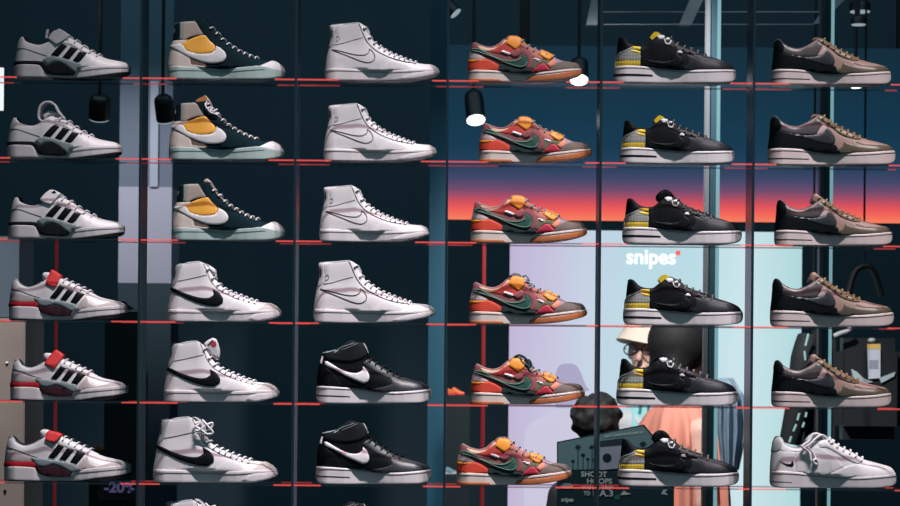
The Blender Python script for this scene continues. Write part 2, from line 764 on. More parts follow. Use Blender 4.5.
def band_mesh(name, xz, m, y0, y1, th, bev=0.0012):
    q = spline(xz, 0.003, closed=False, cornerdeg=75)
    t = np.gradient(q, axis=0)
    t /= np.linalg.norm(t, axis=1)[:, None] + 1e-12
    nn = np.stack([-t[:, 1], t[:, 0]], 1) * th / 2
    bm = bmesh.new()
    A, B = q + nn, q - nn
    prof = [(0, y0 + bev), (0.0, y0), (1, y0), (1, y1), (0, y1)]
    ys = [(A, y0 + bev), (A * 0.7 + B * 0.3, y0), (A * 0.3 + B * 0.7, y0), (B, y0 + bev), (B, y1), (A, y1)]
    rows = [[bm.verts.new((p[0], y, p[1])) for p in e] for e, y in ys]
    n = len(q)
    for k in range(len(rows)):
        r0, r1 = rows[k], rows[(k + 1) % len(rows)]
        for i in range(n - 1):
            bm.faces.new((r0[i], r0[i + 1], r1[i + 1], r1[i]))
    bm.faces.new([r[0] for r in rows])
    bm.faces.new([r[-1] for r in rows])
    return finish(bm, name, m, angle=50)


# ------------------------------------------------------------------ shoe materials
white = mat('white_leather', (232, 228, 230), 0.45, 0.25, 500)
white2 = mat('white_canvas', (214, 212, 214), 0.7, 0.3, 700)
lacew = mat('white_lace', (226, 224, 228), 0.8)
rubw = mat('white_rubber', (226, 220, 222), 0.55, 0.12, 600)
black = mat('black_leather', (5, 11, 15), 0.55, 0.3, 420, spec=.16)
blacks = mat('black_suede', (14, 20, 25), 0.75, 0.3, 600, spec=.25)
blackr = mat('black_rubber', (9, 13, 17), 0.6, spec=.3)
lining = mat('pale_lining', (165, 168, 172), 0.85)
dlining = mat('dark_lining', (16, 23, 28), 0.85, spec=.2)
greyl = mat('grey_leather', (176, 178, 182), 0.5, 0.2, 500)
greys = mat('beige_suede', (190, 180, 178), 0.85, 0.3, 700)
tpu = mat('grey_plastic', (140, 152, 156), 0.35)
redst = mat('red_strap', (222, 44, 46), 0.55)
redb = mat('red_band', (190, 26, 44), 0.5)
dred = mat('dark_red_panel', (58, 16, 32), 0.55)
seam = mat('dark_thread', (38, 36, 42), 0.8)
greyseam = mat('grey_thread', (120, 122, 126), 0.8)

MODELS = {}


def low_c(front=.33, end=.66, col=.72, thr=.44):
    return [(0, col), (front - .04, col), (front + .05, thr), (end - .04, thr * .8), (end + .02, 0.0), (1, 0)]


# ---- A: white court shoe, black stripes
def court(red):
    if not red:
        up = [(52, 366), (58, 300), (68, 240), (82, 198), (98, 178), (112, 186), (126, 212), (160, 229), (212, 238), (250, 226), (278, 206), (318, 182), (350, 184), (378, 192),
              (430, 215), (472, 246), (520, 276), (575, 302), (620, 318), (665, 327), (712, 337), (742, 357), (752, 385), (700, 392), (600, 402), (430, 430), (255, 418), (60, 410)]
        so = [(50, 362), (62, 358), (205, 360), (226, 371), (240, 392), (252, 408), (330, 417), (412, 416), (428, 405), (445, 390), (480, 377), (600, 369), (700, 363), (748, 360), (753, 378),
              (748, 396), (650, 414), (560, 427), (430, 438), (255, 432), (50, 432)]
        s = Shoe(6, 50, 433, up, so, low_c(.36, .68))
        s.body('upper', white)
        i = s.solid('midsole', so, rubw, chamfer=0.001)
        s.solid('outsole', [(255, 431), (430, 437), (560, 427), (650, 414), (748, 396), (744, 408), (700, 421), (600, 433), (420, 441)], blackr, dw=-0.001)
        s.panel('heel_band', [(54, 337), (150, 336), (232, 341), (262, 362), (300, 346), (340, 346), (420, 388), (428, 404), (412, 418), (330, 418), (252, 410), (236, 386), (220, 366), (60, 362)], blacks, 0.0022)
        s.panel('ankle_support', [(236, 330), (268, 312), (330, 316), (400, 336), (466, 354), (470, 372), (446, 388), (428, 402), (350, 350), (300, 342), (264, 360)], tpu, 0.0036)
        s.line('collar_seam', [(72, 262), (120, 262), (200, 288), (262, 308)], seam, 0.0012)
        st = [[(284, 302), (345, 238), (380, 247), (326, 312)], [(352, 318), (402, 252), (442, 266), (392, 328)], [(414, 338), (456, 280), (497, 291), (450, 344)]]
        s.panel('toe_overlay', [(520, 292), (575, 306), (590, 330), (606, 344), (664, 344), (720, 346), (744, 362), (690, 366), (600, 371), (490, 380), (470, 366), (500, 340)], white, 0.0018, mirror=True)
        s.panel('eyestay', [(372, 196), (430, 218), (472, 250), (522, 282), (508, 292), (455, 270), (400, 242), (352, 232), (350, 215)], white, 0.002, mirror=True)
        lx = (385, 560)
    else:
        up = [(62, 356), (68, 300), (74, 238), (84, 204), (98, 188), (112, 190), (128, 212), (152, 229), (190, 238), (240, 222), (284, 194), (318, 172), (352, 178), (380, 185),
              (430, 206), (500, 240), (560, 269), (610, 294), (700, 316), (744, 331), (766, 350), (768, 372), (640, 384), (470, 420), (260, 415), (66, 400)]
        so = [(62, 352), (150, 350), (242, 357), (256, 372), (268, 390), (330, 402), (438, 404), (455, 392), (472, 378), (520, 365), (640, 352), (764, 341), (769, 362), (766, 386), (700, 400), (600, 411), (470, 428), (260, 428), (64, 422)]
        s = Shoe(6, 62, 430, up, so, low_c(.36, .68))
        s.body('upper', white)
        i = s.solid('midsole', so, rubw, chamfer=0.001)
        s.solid('outsole', [(65, 422), (260, 427), (470, 427), (600, 411), (700, 400), (766, 387), (758, 402), (690, 422), (600, 432), (70, 430)], blackr, dw=-0.001)
        s.panel('heel_panel', [(74, 258), (140, 272), (250, 303), (242, 322), (160, 322), (66, 322)], greys, 0.0014, mirror=True)
        s.panel('heel_band', [(66, 325), (150, 322), (240, 324), (257, 346), (240, 358), (150, 351), (62, 352)], redb, 0.0022, mirror=True)
        s.panel('side_panel', [(257, 342), (300, 352), (345, 340), (400, 358), (452, 380), (440, 404), (330, 404), (262, 382), (248, 360)], dred, 0.0022)
        s.panel('ankle_support', [(222, 300), (270, 304), (330, 312), (400, 322), (470, 340), (478, 362), (452, 380), (400, 356), (345, 338), (300, 350), (258, 344), (240, 322)], tpu, 0.0036)
        s.line('collar_seam', [(78, 244), (120, 252), (200, 282), (262, 302)], seam, 0.0012)
        st = [[(318, 297), (370, 228), (403, 240), (350, 303)], [(380, 308), (420, 250), (459, 261), (412, 317)], [(438, 327), (476, 265), (521, 279), (474, 336)]]
        s.panel('toe_overlay', [(480, 345), (505, 318), (530, 288), (545, 324), (570, 342), (600, 346), (700, 322), (745, 336), (762, 350), (640, 356), (520, 368), (478, 384), (462, 372)], greys, 0.0018, mirror=True)
        s.panel('eyestay', [(382, 190), (430, 210), (500, 245), (548, 270), (534, 286), (478, 262), (420, 244), (372, 224), (368, 206)], white, 0.002, mirror=True)
        lx = (400, 540)
    for q in st:
        s.panel('stripe', q, black, 0.003)
    s.collar('collar', dlining if not red else lining, 270 if not red else 270, r=0.0035)
    s.laces('laces', lacew, lx[0], lx[1], 5, drop=16)
    if not red:
        s.line('sole_stitching', [(450, 398), (600, 384), (745, 374)], greyseam, 0.001, on='s', parent=i)
        s.tongue('tongue', [(400, 196), (372, 168), (330, 150), (296, 150), (268, 172), (282, 194), (300, 212)], white, 310, 540, half=.018)
        s.var = 'upright'
        k = s.solid('strap', s.frame([(298, 212), (300, 196), (352, 148), (362, 146), (424, 184), (428, 190), (402, 214), (352, 246), (345, 244)], 82, 440, 705, 702), greyl, const=0.0405, chamfer=0.003, lean=.42)
        s.solid('lace_tip', s.frame([(270, 196), (278, 150), (286, 142), (290, 146), (284, 190), (300, 200)], 82, 440, 705, 702), lacew, const=0.004)
        s.var = 'loop'
        k = s.band('strap', s.frame([(318, 236), (268, 232), (240, 214), (238, 186), (246, 142), (270, 118), (304, 114), (334, 132), (352, 168), (384, 206), (330, 226), (300, 238)], 40, 447, 695, 702), white, -0.028, 0.026, 0.0055)
        s.line('strap_logo', [(0, 0), (1, 1)], black) if False else None
        s.var = 'flat'
        k = s.solid('strap', [(250, 198), (286, 156), (316, 142), (374, 166), (352, 190), (324, 226), (312, 232), (256, 212)], white, const=0.0405, chamfer=0.003, lean=.42)
        s.solid('strap_logo', [(318, 160), (332, 151), (346, 158), (334, 166)], blackr, const=0.0295, parent=k)
        s.solid('pull_cord', [(262, 196), (266, 180), (300, 150), (306, 152), (272, 186), (270, 198)], lacew, const=0.004)
    else:
        s.line('sole_stitching', [(480, 384), (620, 372), (764, 360)], greyseam, 0.001, on='s', parent=i)
        s.tongue('tongue', [(384, 190), (330, 160), (300, 147), (272, 148), (262, 160), (266, 186), (296, 204)], white, 310, 540, half=.018)
        s.var = 'high'
        s.solid('strap', s.frame([(284, 212), (286, 198), (312, 128), (322, 126), (370, 156), (374, 164), (350, 222), (340, 230)], 55, 427, 712, 706), redst, const=0.0405, chamfer=0.003, lean=.42)
        s.var = 'mid'
        s.solid('strap', [(276, 212), (280, 200), (330, 130), (340, 128), (384, 156), (386, 166), (340, 236), (332, 240)], redst, const=0.0405, chamfer=0.003, lean=.42)
        s.var = 'flat'
        s.solid('strap', s.frame([(246, 150), (256, 112), (266, 106), (326, 122), (331, 132), (302, 164), (292, 168), (250, 156)], 22, 370, 671, 706), redst, const=0.0405, chamfer=0.003, lean=.42)
    s.var = None
    return s


_oadd = Shoe.add


def _add(s, name, me, parent=None):
    s.parts.append((name, me, parent, getattr(s, 'var', None)))
    return len(s.parts) - 1


Shoe.add = _add

MODELS['A'] = court(False)
MODELS['B'] = court(True)


HI_C = [(0, .80), (.30, .80), (.36, .5), (.50, .45), (.72, .42), (.80, .12), (.84, 0), (1, 0)]


# ---- C: high-top with yellow ankle patch
def patch_high():
    cream = mat('cream_suede', (222, 208, 198), 0.8, 0.3, 600)
    navy = mat('dark_green_suede', (5, 32, 40), 0.85, 0.3, 600, spec=.15)
    yel = mat('yellow_nylon', (238, 172, 62), 0.5, 0.5, 120)
    taupe = mat('taupe_canvas', (176, 160, 152), 0.8, 0.3, 600)
    brown = mat('brown_suede', (120, 96, 90), 0.85)
    sage = mat('sage_trim', (130, 150, 142), 0.8)
    ice = mat('icy_rubber', (176, 196, 194), 0.45)
    up = [(114, 410), (120, 340), (130, 282), (142, 245), (150, 190), (158, 147), (190, 143), (270, 141), (312, 130), (340, 132), (356, 152), (372, 176), (420, 222), (452, 256), (500, 290), (560, 324), (620, 348), (680, 364),
          (738, 369), (782, 396), (802, 428), (796, 446), (660, 455), (420, 462), (130, 455)]
    so = [(115, 403), (250, 409), (340, 411), (450, 417), (600, 409), (668, 404), (740, 418), (800, 424), (803, 440), (790, 456), (730, 474), (660, 481), (118, 480), (111, 440)]
    s = Shoe(6, 111, 481, up, so, HI_C, high=True, width=.97)
    s.body('upper', navy)
    i = s.solid('midsole', so, ice, chamfer=0.001)
    s.line('sole_stitching', [(125, 428), (300, 430), (450, 436), (600, 430), (690, 424)], sage, 0.001, on='s', parent=i)
    s.panel('toe_cap', [(664, 402), (700, 384), (738, 368), (782, 394), (803, 426), (800, 440), (740, 446), (676, 444)], white2, 0.0022, mirror=True)
    s.panel('heel_counter', [(114, 408), (120, 340), (131, 286), (146, 300), (245, 354), (258, 392), (342, 402), (334, 416), (240, 420)], cream, 0.0014, mirror=True)
    s.panel('under_panel', [(245, 352), (335, 384), (350, 408), (262, 404)], brown, 0.0012)
    h = s.panel('heel_tab', [(143, 250), (152, 190), (159, 148), (192, 144), (196, 200), (190, 250)], navy, 0.0018, mirror=True)
    s.panel('heel_mark', [(150, 205), (156, 180), (162, 182), (157, 212)], white, 0.0024, parent=h)
    s.panel('heel_trim', [(186, 146), (202, 145), (202, 240), (188, 250)], sage, 0.0022)
    s.panel('ankle_panel', [(202, 146), (276, 143), (300, 176), (326, 216), (260, 228), (218, 246), (203, 248)], taupe, 0.0016)
    s.panel('side_patch', [(200, 274), (240, 250), (330, 222), (364, 254), (397, 290), (392, 322), (310, 334), (232, 316)], yel, 0.0026)
    s.panel('heel_collar', [(131, 284), (143, 248), (190, 250), (236, 248), (205, 272), (150, 276)], cream, 0.0014, mirror=True)
    s.panel('side_emblem', [(130, 278), (160, 274), (202, 276), (230, 312), (300, 332), (368, 330), (394, 316), (402, 284), (440, 308), (462, 338), (456, 366), (420, 386), (340, 385), (260, 358), (180, 316), (131, 288)], white2, 0.0034)
    s.collar('collar', sage, 275, r=0.003)
    s.laces('laces', lacew, 372, 632, 9, drop=10, r=0.002)
    or_ = mat('orange_label', (206, 130, 66), 0.7)
    s.var = 'tongue_tall'
    t = s.tongue('tongue', [(380, 172), (360, 128), (340, 100), (328, 94), (272, 124), (284, 140), (330, 160)], taupe, 345, 640, half=.02)
    s.solid('tongue_label', [(276, 126), (326, 96), (338, 104), (342, 122), (300, 136)], or_, const=.0206, parent=t)
    s.laces('loose_knot', lacew, 352, 398, 2, bow=[[(345, 126, -.012), (335, 150, -.03), (350, 182, -.034), (384, 190, -.03), (404, 178, -.022)], [(372, 168, -.02), (352, 172, -.033), (362, 196, -.034), (410, 214, -.03)]])
    s.var = 'tongue_short'
    s.tongue('tongue', [(380, 176), (360, 146), (340, 124), (318, 116), (300, 126), (312, 142)], navy, 345, 640, half=.02)
    s.var = 'tongue_mid'
    t = s.tongue('tongue', [(380, 172), (364, 140), (344, 114), (326, 106), (304, 118), (306, 140)], taupe, 345, 640, half=.02)
    s.var = None
    return s


MODELS['C'] = patch_high()


# ---- D: white high-top, black side emblem
def white_high():
    up = [(104, 395), (112, 330), (122, 262), (136, 200), (146, 140), (152, 117), (172, 113), (196, 116), (232, 107), (285, 101), (312, 103), (340, 124), (362, 158), (384, 196), (420, 240), (455, 268), (520, 296), (580, 320), (635, 338), (690, 344),
          (716, 347), (750, 362), (776, 382), (788, 402), (770, 424), (640, 430), (400, 440), (115, 435)]
    so = [(104, 387), (250, 389), (400, 393), (560, 395), (660, 390), (735, 388), (786, 396), (790, 408), (782, 424), (700, 449), (640, 456), (112, 456), (102, 420)]
    s = Shoe(6, 102, 457, up, so, HI_C, high=True, width=.97)
    s.body('upper', white)
    i = s.solid('midsole', so, rubw, chamfer=0.001)
    s.line('foxing_line', [(106, 402), (250, 404), (400, 408), (560, 410), (700, 402), (786, 406)], greyseam, 0.001, on='s', parent=i)
    s.panel('toe_bumper', [(600, 440), (640, 414), (700, 404), (782, 404), (788, 412), (778, 426), (700, 446), (640, 453)], rubw, 0.002, on='s', mirror=True, parent=i)
    s.panel('toe_cap', [(652, 388), (680, 366), (714, 346), (752, 362), (776, 382), (788, 400), (740, 398), (670, 398)], greys, 0.0016, mirror=True)
    h = s.panel('heel_tab', [(124, 258), (137, 200), (147, 140), (154, 117), (194, 117), (176, 170), (168, 212), (146, 240)], greyl, 0.0016, mirror=True)
    for y in (150, 164, 178):
        s.line('heel_lettering', [(150 - (y - 150) * .12, y), (157 - (y - 150) * .12, y + 9)], seam, 0.0014, off=.0026, parent=h)
    s.panel('side_emblem', [(124, 252), (160, 264), (215, 288), (300, 314), (356, 316), (388, 298), (380, 264), (416, 286), (442, 320), (442, 346), (402, 366), (330, 357), (240, 326), (150, 284), (125, 268)], black, 0.0026)
    s.line('eyestay_seam', [(322, 112), (344, 160), (366, 212), (398, 252), (430, 276), (500, 312), (580, 342), (642, 358)], greyseam, 0.0014, mirror=True)
    s.line('ankle_seam', [(168, 216), (230, 204), (300, 188), (345, 178)], greyseam, 0.0012)
    s.panel('vamp_panel', [(450, 388), (490, 352), (520, 330), (642, 360), (672, 372), (650, 390)], white, 0.001, mirror=True)
    s.collar('collar', lining, 300, r=0.004)
    s.laces('laces', lacew, 352, 632, 10, drop=13, r=0.0022)
    s.var = 'snug'
    s.tongue('tongue', [(396, 186), (392, 150), (372, 132), (340, 112), (310, 104), (320, 122)], white2, 335, 640, half=.02)
    s.var = 'tall'
    t = s.tongue('tongue', s.frame([(408, 200), (420, 160), (412, 108), (396, 74), (378, 66), (340, 84), (318, 108)], 82, 448, 696, 687), white2, 335, 640, half=.02)
    rl = mat('red_label', (196, 60, 78), .6)
    s.solid('tongue_label', s.frame([(362, 104), (380, 84), (398, 92), (400, 112), (382, 122)], 82, 448, 696, 687), rl, const=.0206, parent=t)
    s.solid('tongue_label', s.frame([(346, 108), (376, 76), (382, 80), (362, 104), (354, 116)], 82, 448, 696, 687), seam, const=.0204, parent=t)
    s.var = 'knot'
    s.tongue('tongue', [(396, 186), (384, 140), (352, 104), (326, 88), (304, 92), (312, 112)], greyl, 335, 640, half=.02)
    s.laces('knot', lacew, 346, 372, 2, bow=[[(330, 150, -.03), (352, 176, -.04), (388, 150, -.038), (430, 132, -.03), (424, 160, -.03), (380, 178, -.038), (344, 190, -.04), (352, 214, -.041)],
                                            [(400, 140, -.03), (380, 118, -.034), (402, 142, -.038), (436, 184, -.036), (402, 192, -.038), (372, 168, -.04), (338, 150, -.036)]], r=.0026)
    s.var = None
    return s


MODELS['D'] = white_high()


# ---- E: white high-top with outlined side emblem
def outline_high():
    up = [(80, 396), (90, 300), (104, 238), (112, 180), (107, 118), (116, 106), (200, 102), (285, 95), (308, 97), (328, 112), (350, 150), (372, 190), (410, 228), (460, 262), (500, 286), (560, 310), (620, 334), (680, 348),
          (755, 356), (795, 374), (812, 400), (800, 420), (600, 440), (300, 445), (92, 440)]
    so = [(80, 386), (250, 391), (400, 397), (520, 400), (620, 399), (740, 392), (806, 388), (814, 404), (794, 424), (700, 446), (600, 461), (300, 466), (90, 461), (77, 420)]
    s = Shoe(6, 77, 466, up, so, HI_C, high=True, width=.97)
    s.body('upper', white)
    i = s.solid('midsole', so, rubw, chamfer=0.001)
    s.line('foxing_line', [(82, 400), (250, 405), (400, 411), (520, 414), (700, 408), (808, 402)], greyseam, 0.001, on='s', parent=i)
    s.panel('toe_bumper', [(560, 452), (640, 424), (720, 408), (806, 400), (812, 408), (794, 422), (700, 444), (610, 458)], rubw, 0.002, on='s', mirror=True, parent=i)
    s.panel('toe_cap', [(672, 392), (700, 368), (752, 356), (795, 374), (812, 398), (760, 402)], white, 0.0014, mirror=True)
    s.line('eyestay_seam', [(294, 100), (306, 126), (322, 166), (346, 212), (385, 256), (440, 292), (520, 326), (600, 347), (662, 353)], seam, 0.0018, mirror=True)
    s.line('side_emblem', [(122, 264), (160, 272), (200, 282), (262, 298), (310, 304), (340, 300), (360, 284), (362, 262), (384, 280), (399, 308), (396, 332), (372, 348), (346, 350), (300, 337), (220, 305), (160, 282), (122, 264)], seam, 0.0019)
    h = s.panel('heel_tab', [(96, 258), (105, 238), (113, 180), (109, 118), (118, 107), (138, 107), (140, 150), (146, 200), (140, 226)], white, 0.0014, mirror=True)
    for y in (140, 155, 170):
        s.line('heel_lettering', [(120, y), (128, y + 5), (121, y + 10)], seam, 0.0014, off=.0026, parent=h)
    s.line('ankle_seam', [(142, 234), (190, 226), (250, 208), (320, 190)], greyseam, 0.0012)
    s.line('ankle_crease_shade', [(150, 186), (168, 178), (172, 200), (156, 214), (150, 200)], greyseam, 0.001)  # grey crease shading on the ankle, drawn as a thin line
    s.panel('vamp_panel', [(430, 396), (470, 362), (500, 336), (600, 358), (664, 362), (690, 374), (664, 396)], white, 0.0009, mirror=True)
    s.collar('collar', lining, 298, r=0.0036)
    s.laces('laces', lacew, 336, 655, 11, drop=13, r=0.0022)
    s.tongue('tongue', [(372, 186), (362, 144), (344, 118), (320, 102), (298, 98), (304, 114)], white2, 320, 660, half=.02)
    return s


MODELS['E'] = outline_high()


# ---- F: black mid-top, white side emblem
def black_mid():
    up = [(102, 372), (104, 280), (114, 212), (128, 180), (136, 156), (146, 152), (205, 142), (258, 112), (298, 88), (340, 92), (372, 98), (388, 120), (402, 156), (408, 188), (440, 206), (500, 246), (552, 276), (602, 298), (680, 318),
          (745, 334), (772, 360), (782, 384), (700, 400), (450, 410), (108, 400)]
    so = [(101, 355), (170, 356), (252, 362), (380, 371), (450, 384), (560, 390), (680, 383), (784, 373), (792, 404), (782, 432), (752, 448), (700, 455), (130, 456), (100, 434), (94, 404)]
    s = Shoe(6, 94, 457, up, so, [(0, .8), (.3, .8), (.42, .5), (.62, .4), (.7, .12), (.74, 0), (1, 0)], high=True)
    s.body('upper', black)
    i = s.solid('midsole', so, rubw, chamfer=0.0015)
    s.panel('sole_groove', [(96, 408), (200, 411), (302, 416), (302, 422), (200, 418), (96, 414)], blackr, 0.0006, on='s', parent=i)
    s.line('sole_stitching', [(104, 366), (252, 372), (400, 384), (560, 400), (700, 393), (786, 384)], greyseam, 0.001, on='s', parent=i)
    s.panel('heel_counter', [(102, 364), (104, 280), (116, 216), (150, 232), (180, 262), (220, 300), (260, 366)], black, 0.0016, mirror=True)
    s.panel('toe_overlay', [(548, 310), (600, 302), (680, 322), (745, 340), (772, 362), (784, 378), (690, 388), (590, 388), (470, 386), (440, 372), (520, 356), (552, 342)], mat('dark_grey_leather', (44, 48, 56), .42, .3, 420), 0.002, mirror=True)
    s.panel('vamp', [(552, 290), (602, 302), (690, 326), (736, 346), (690, 346), (600, 334), (556, 320)], mat('perforated_leather', (40, 45, 52), .5, .5, 900), 0.0026, mirror=True)
    s.panel('eyestay', [(376, 218), (408, 194), (440, 210), (500, 250), (556, 282), (606, 304), (560, 310), (510, 298), (460, 276), (420, 246)], mat('grey_eyestay', (52, 60, 67), .45, .3, 420), 0.0022, mirror=True)
    s.panel('ankle_strap', [(150, 190), (143, 160), (205, 146), (258, 118), (298, 92), (374, 99), (390, 122), (402, 158), (372, 190), (300, 208), (220, 204)], blacks, 0.0032, mirror=True)
    s.panel('strap_end', [(372, 98), (380, 97), (411, 154), (404, 162)], greyl, 0.0045)
    s.line('strap_edge', [(142, 160), (206, 148), (262, 120), (322, 98)], tpu, 0.0016, off=.004)
    s.line('strap_edge', [(206, 156), (270, 132), (340, 102)], tpu, 0.0012, off=.004)
    s.panel('side_emblem', [(150, 210), (165, 208), (232, 248), (290, 272), (340, 278), (372, 262), (380, 238), (402, 262), (417, 300), (408, 328), (384, 338), (340, 322), (280, 296), (210, 258), (154, 230)], white, 0.0042)
    s.panel('heel_tag', [(120, 218), (124, 200), (131, 174), (138, 176), (134, 200), (130, 220)], white, 0.0024)
    s.collar('collar', dlining, 330, r=0.005)
    s.laces('laces', blackr, 424, 600, 6, drop=14, r=0.0024)
    s.tongue('tongue', [(438, 202), (432, 176), (412, 172), (404, 188)], black, 408, 600, half=.02)
    s.var = 'tongue_tip'
    s.solid('tongue_top', [(290, 96), (300, 82), (312, 92), (340, 96), (330, 110)], tpu, const=.02, chamfer=.003)
    s.var = None
    return s


MODELS['F'] = black_mid()


# ---- G: patchwork low-top
def patchwork():
    gum = mat('gum_rubber', (196, 116, 74), 0.5)
    redo = mat('orange_red_nylon', (222, 74, 52), 0.6, .3, 300)
    redq = mat('brick_red_nylon', (196, 66, 58), 0.6, .3, 300)
    green = mat('green_suede', (36, 86, 74), 0.8, .3, 600)
    dgreen = mat('dark_green_suede_side', (28, 50, 52), 0.85, .3, 600)
    teal = mat('pale_teal_edge', (150, 176, 164), 0.7)
    mauve = mat('mauve_suede', (146, 82, 86), 0.85, .3, 600)
    lilac = mat('lilac_leather', (206, 186, 190), .5)
    orange = mat('orange_tab', (240, 150, 40), .55)
    pink = mat('crimson_patch', (186, 40, 66), .6)
    olive = mat('olive_suede', (110, 104, 82), .85, .3, 600)
    brown = mat('brown_toe_suede', (104, 92, 86), .85, .3, 600)
    salmon = mat('salmon_patch', (216, 132, 106), .7)
    vamp = mat('mauve_grey_mesh', (150, 134, 146), .8, .4, 900)
    trim = mat('cream_trim', (222, 190, 164), .7)
    lc = mat('grey_lace', (132, 144, 154), .8)
    up = [(114, 410), (118, 330), (128, 275), (138, 236), (150, 224), (168, 234), (200, 248), (248, 258), (292, 246), (340, 208), (372, 188), (398, 182), (424, 190), (446, 208), (486, 244), (540, 272), (570, 280), (640, 308), (700, 338), (752, 344), (784, 350), (804, 368), (814, 390), (810, 410), (600, 430), (300, 430), (122, 425)]
    so = [(114, 398), (200, 400), (300, 405), (400, 414), (490, 420), (600, 412), (700, 400), (816, 385), (822, 402), (818, 418), (796, 432), (700, 455), (560, 471), (330, 474), (118, 474), (113, 440)]
    s = Shoe(6, 113, 474, up, so, low_c(.34, .72))
    s.body('upper', mauve)
    i = s.solid('midsole', so, mat('cream_rubber', (226, 212, 204), .55), chamfer=0.001)
    s.panel('outsole', [(114, 452), (160, 454), (300, 457), (312, 460), (326, 473), (118, 473)], gum, 0.0014, on='s', parent=None)
    s.panel('outsole', [(474, 458), (490, 444), (640, 430), (812, 399), (821, 404), (817, 418), (796, 431), (700, 454), (560, 470), (472, 472)], gum, 0.0014, on='s', mirror=True)
    s.line('sole_stitching', [(116, 410), (300, 417), (480, 432), (600, 424), (700, 412), (816, 396)], greyseam, 0.001, on='s', parent=i)
    s.panel('heel_panel', [(118, 332), (127, 292), (136, 282), (154, 288), (226, 330), (180, 336)], lilac, 0.0016, mirror=True)
    s.panel('heel_counter', [(115, 400), (118, 332), (170, 336), (228, 334), (270, 352), (302, 374), (304, 394), (290, 406), (200, 404)], redo, 0.0022, mirror=True)
    s.panel('heel_patch', [(117, 350), (120, 330), (160, 336), (220, 334), (190, 346), (140, 352)], orange, 0.003)
    s.panel('quarter', [(236, 282), (290, 254), (344, 216), (400, 230), (436, 262), (420, 292), (396, 314), (350, 300), (300, 296)], redq, 0.0018)
    s.panel('collar_trim', [(170, 246), (200, 256), (250, 266), (296, 254), (344, 214), (362, 218), (300, 264), (240, 284), (196, 276)], trim, 0.0022, mirror=True)
    s.panel('side_panel', [(300, 374), (340, 362), (430, 384), (502, 396), (520, 410), (482, 424), (400, 416), (302, 408)], dgreen, 0.0016)
    s.panel('mid_overlay', [(440, 292), (452, 262), (490, 274), (512, 320), (524, 372), (494, 392), (470, 384), (488, 348), (478, 318)], mauve, 0.002)
    s.panel('vamp', [(640, 318), (700, 340), (752, 346), (786, 352), (700, 348), (656, 366), (640, 350)], vamp, 0.0016, mirror=True)
    s.panel('eyestay', [(446, 214), (486, 250), (556, 280), (548, 300), (590, 326), (560, 340), (516, 320), (486, 276), (440, 252)], mat('rose_nylon', (178, 108, 96), .7), 0.002, mirror=True)
    s.panel('forefoot_panel', [(516, 330), (560, 338), (604, 336), (628, 356), (620, 384), (594, 366), (556, 364), (524, 396), (506, 392)], olive, 0.0018)
    s.panel('toe_cap', [(618, 406), (636, 378), (660, 360), (704, 345), (786, 354), (805, 372), (812, 388), (720, 400)], brown, 0.0024, mirror=True)
    s.panel('side_patch', [(508, 412), (534, 386), (562, 364), (588, 364), (606, 384), (622, 406)], pink, 0.003)
    s.panel('side_strip', [(600, 368), (640, 334), (656, 346), (654, 362), (622, 388)], salmon, 0.003)
    e = s.panel('side_emblem', [(138, 262), (178, 266), (262, 306), (340, 336), (400, 340), (440, 324), (444, 294), (474, 318), (488, 350), (472, 380), (430, 386), (360, 366), (270, 325), (138, 280)], green, 0.003)
    s.line('emblem_edge', [(142, 276), (270, 320), (360, 360), (430, 379), (468, 374), (480, 350)], teal, 0.0013, off=.0045, parent=e)
    s.line('emblem_edge', [(142, 266), (178, 271), (262, 312), (340, 342), (402, 346), (446, 328)], teal, 0.0013, off=.0045, parent=e)
    s.panel('lace_patch', [(345, 236), (358, 210), (374, 192), (424, 198), (442, 212), (440, 246), (404, 276)], orange, 0.0046)
    s.panel('lace_patch', [(546, 300), (556, 284), (574, 278), (640, 302), (644, 318), (612, 340), (580, 328)], orange, 0.0046)
    s.panel('white_bar', [(320, 280), (332, 280), (376, 296), (374, 306), (360, 306), (318, 290)], white, 0.0044)
    s.panel('white_bar', [(514, 330), (526, 328), (562, 340), (560, 350), (544, 350)], white, 0.0044)
    s.panel('mid_strip', [(372, 304), (420, 272), (440, 282), (430, 312), (396, 322)], mauve, 0.0036)
    s.collar('collar', mat('grey_mauve_lining', (146, 120, 118), .85), 345, r=0.0034)
    s.laces('laces', lc, 452, 640, 6, drop=20, r=0.0026, lift=.0016)
    s.var = 'plain'
    s.tongue('tongue', [(448, 208), (424, 186), (396, 180), (366, 184), (350, 198)], trim, 380, 640, half=.02)
    s.var = 'raised'
    s.tongue('tongue', [(448, 208), (430, 186), (404, 170), (372, 168), (352, 178), (346, 200)], lc, 380, 640, half=.02)
    s.laces('lace_bow', lc, 452, 476, 2, bow=[[(430, 190, -.012), (452, 184, -.022), (470, 210, -.026), (462, 232, -.024), (480, 250, -.026), (500, 240, -.022)], [(420, 184, -.02), (440, 214, -.026), (470, 226, -.027), (500, 262, -.025)]])
    s.var = 'dark_bow'
    dk = mat('dark_green_lace', (36, 58, 62), .8)
    s.tongue('tongue', [(448, 208), (426, 184), (396, 178), (366, 184), (350, 198)], trim, 380, 640, half=.02)
    s.laces('lace_bow', dk, 452, 476, 2, r=.0034, bow=[[(380, 184, -.018), (410, 170, -.025), (446, 186, -.026), (470, 222, -.028), (474, 262, -.028), (500, 290, -.028), (530, 284, -.024)],
                                                [(416, 184, -.026), (430, 216, -.030), (466, 236, -.031), (480, 274, -.031), (520, 268, -.026), (536, 262, -.02)], [(440, 206, -.024), (470, 200, -.026), (486, 236, -.027), (478, 280, -.03)]])
    s.var = None
    return s


MODELS['G'] = patchwork()


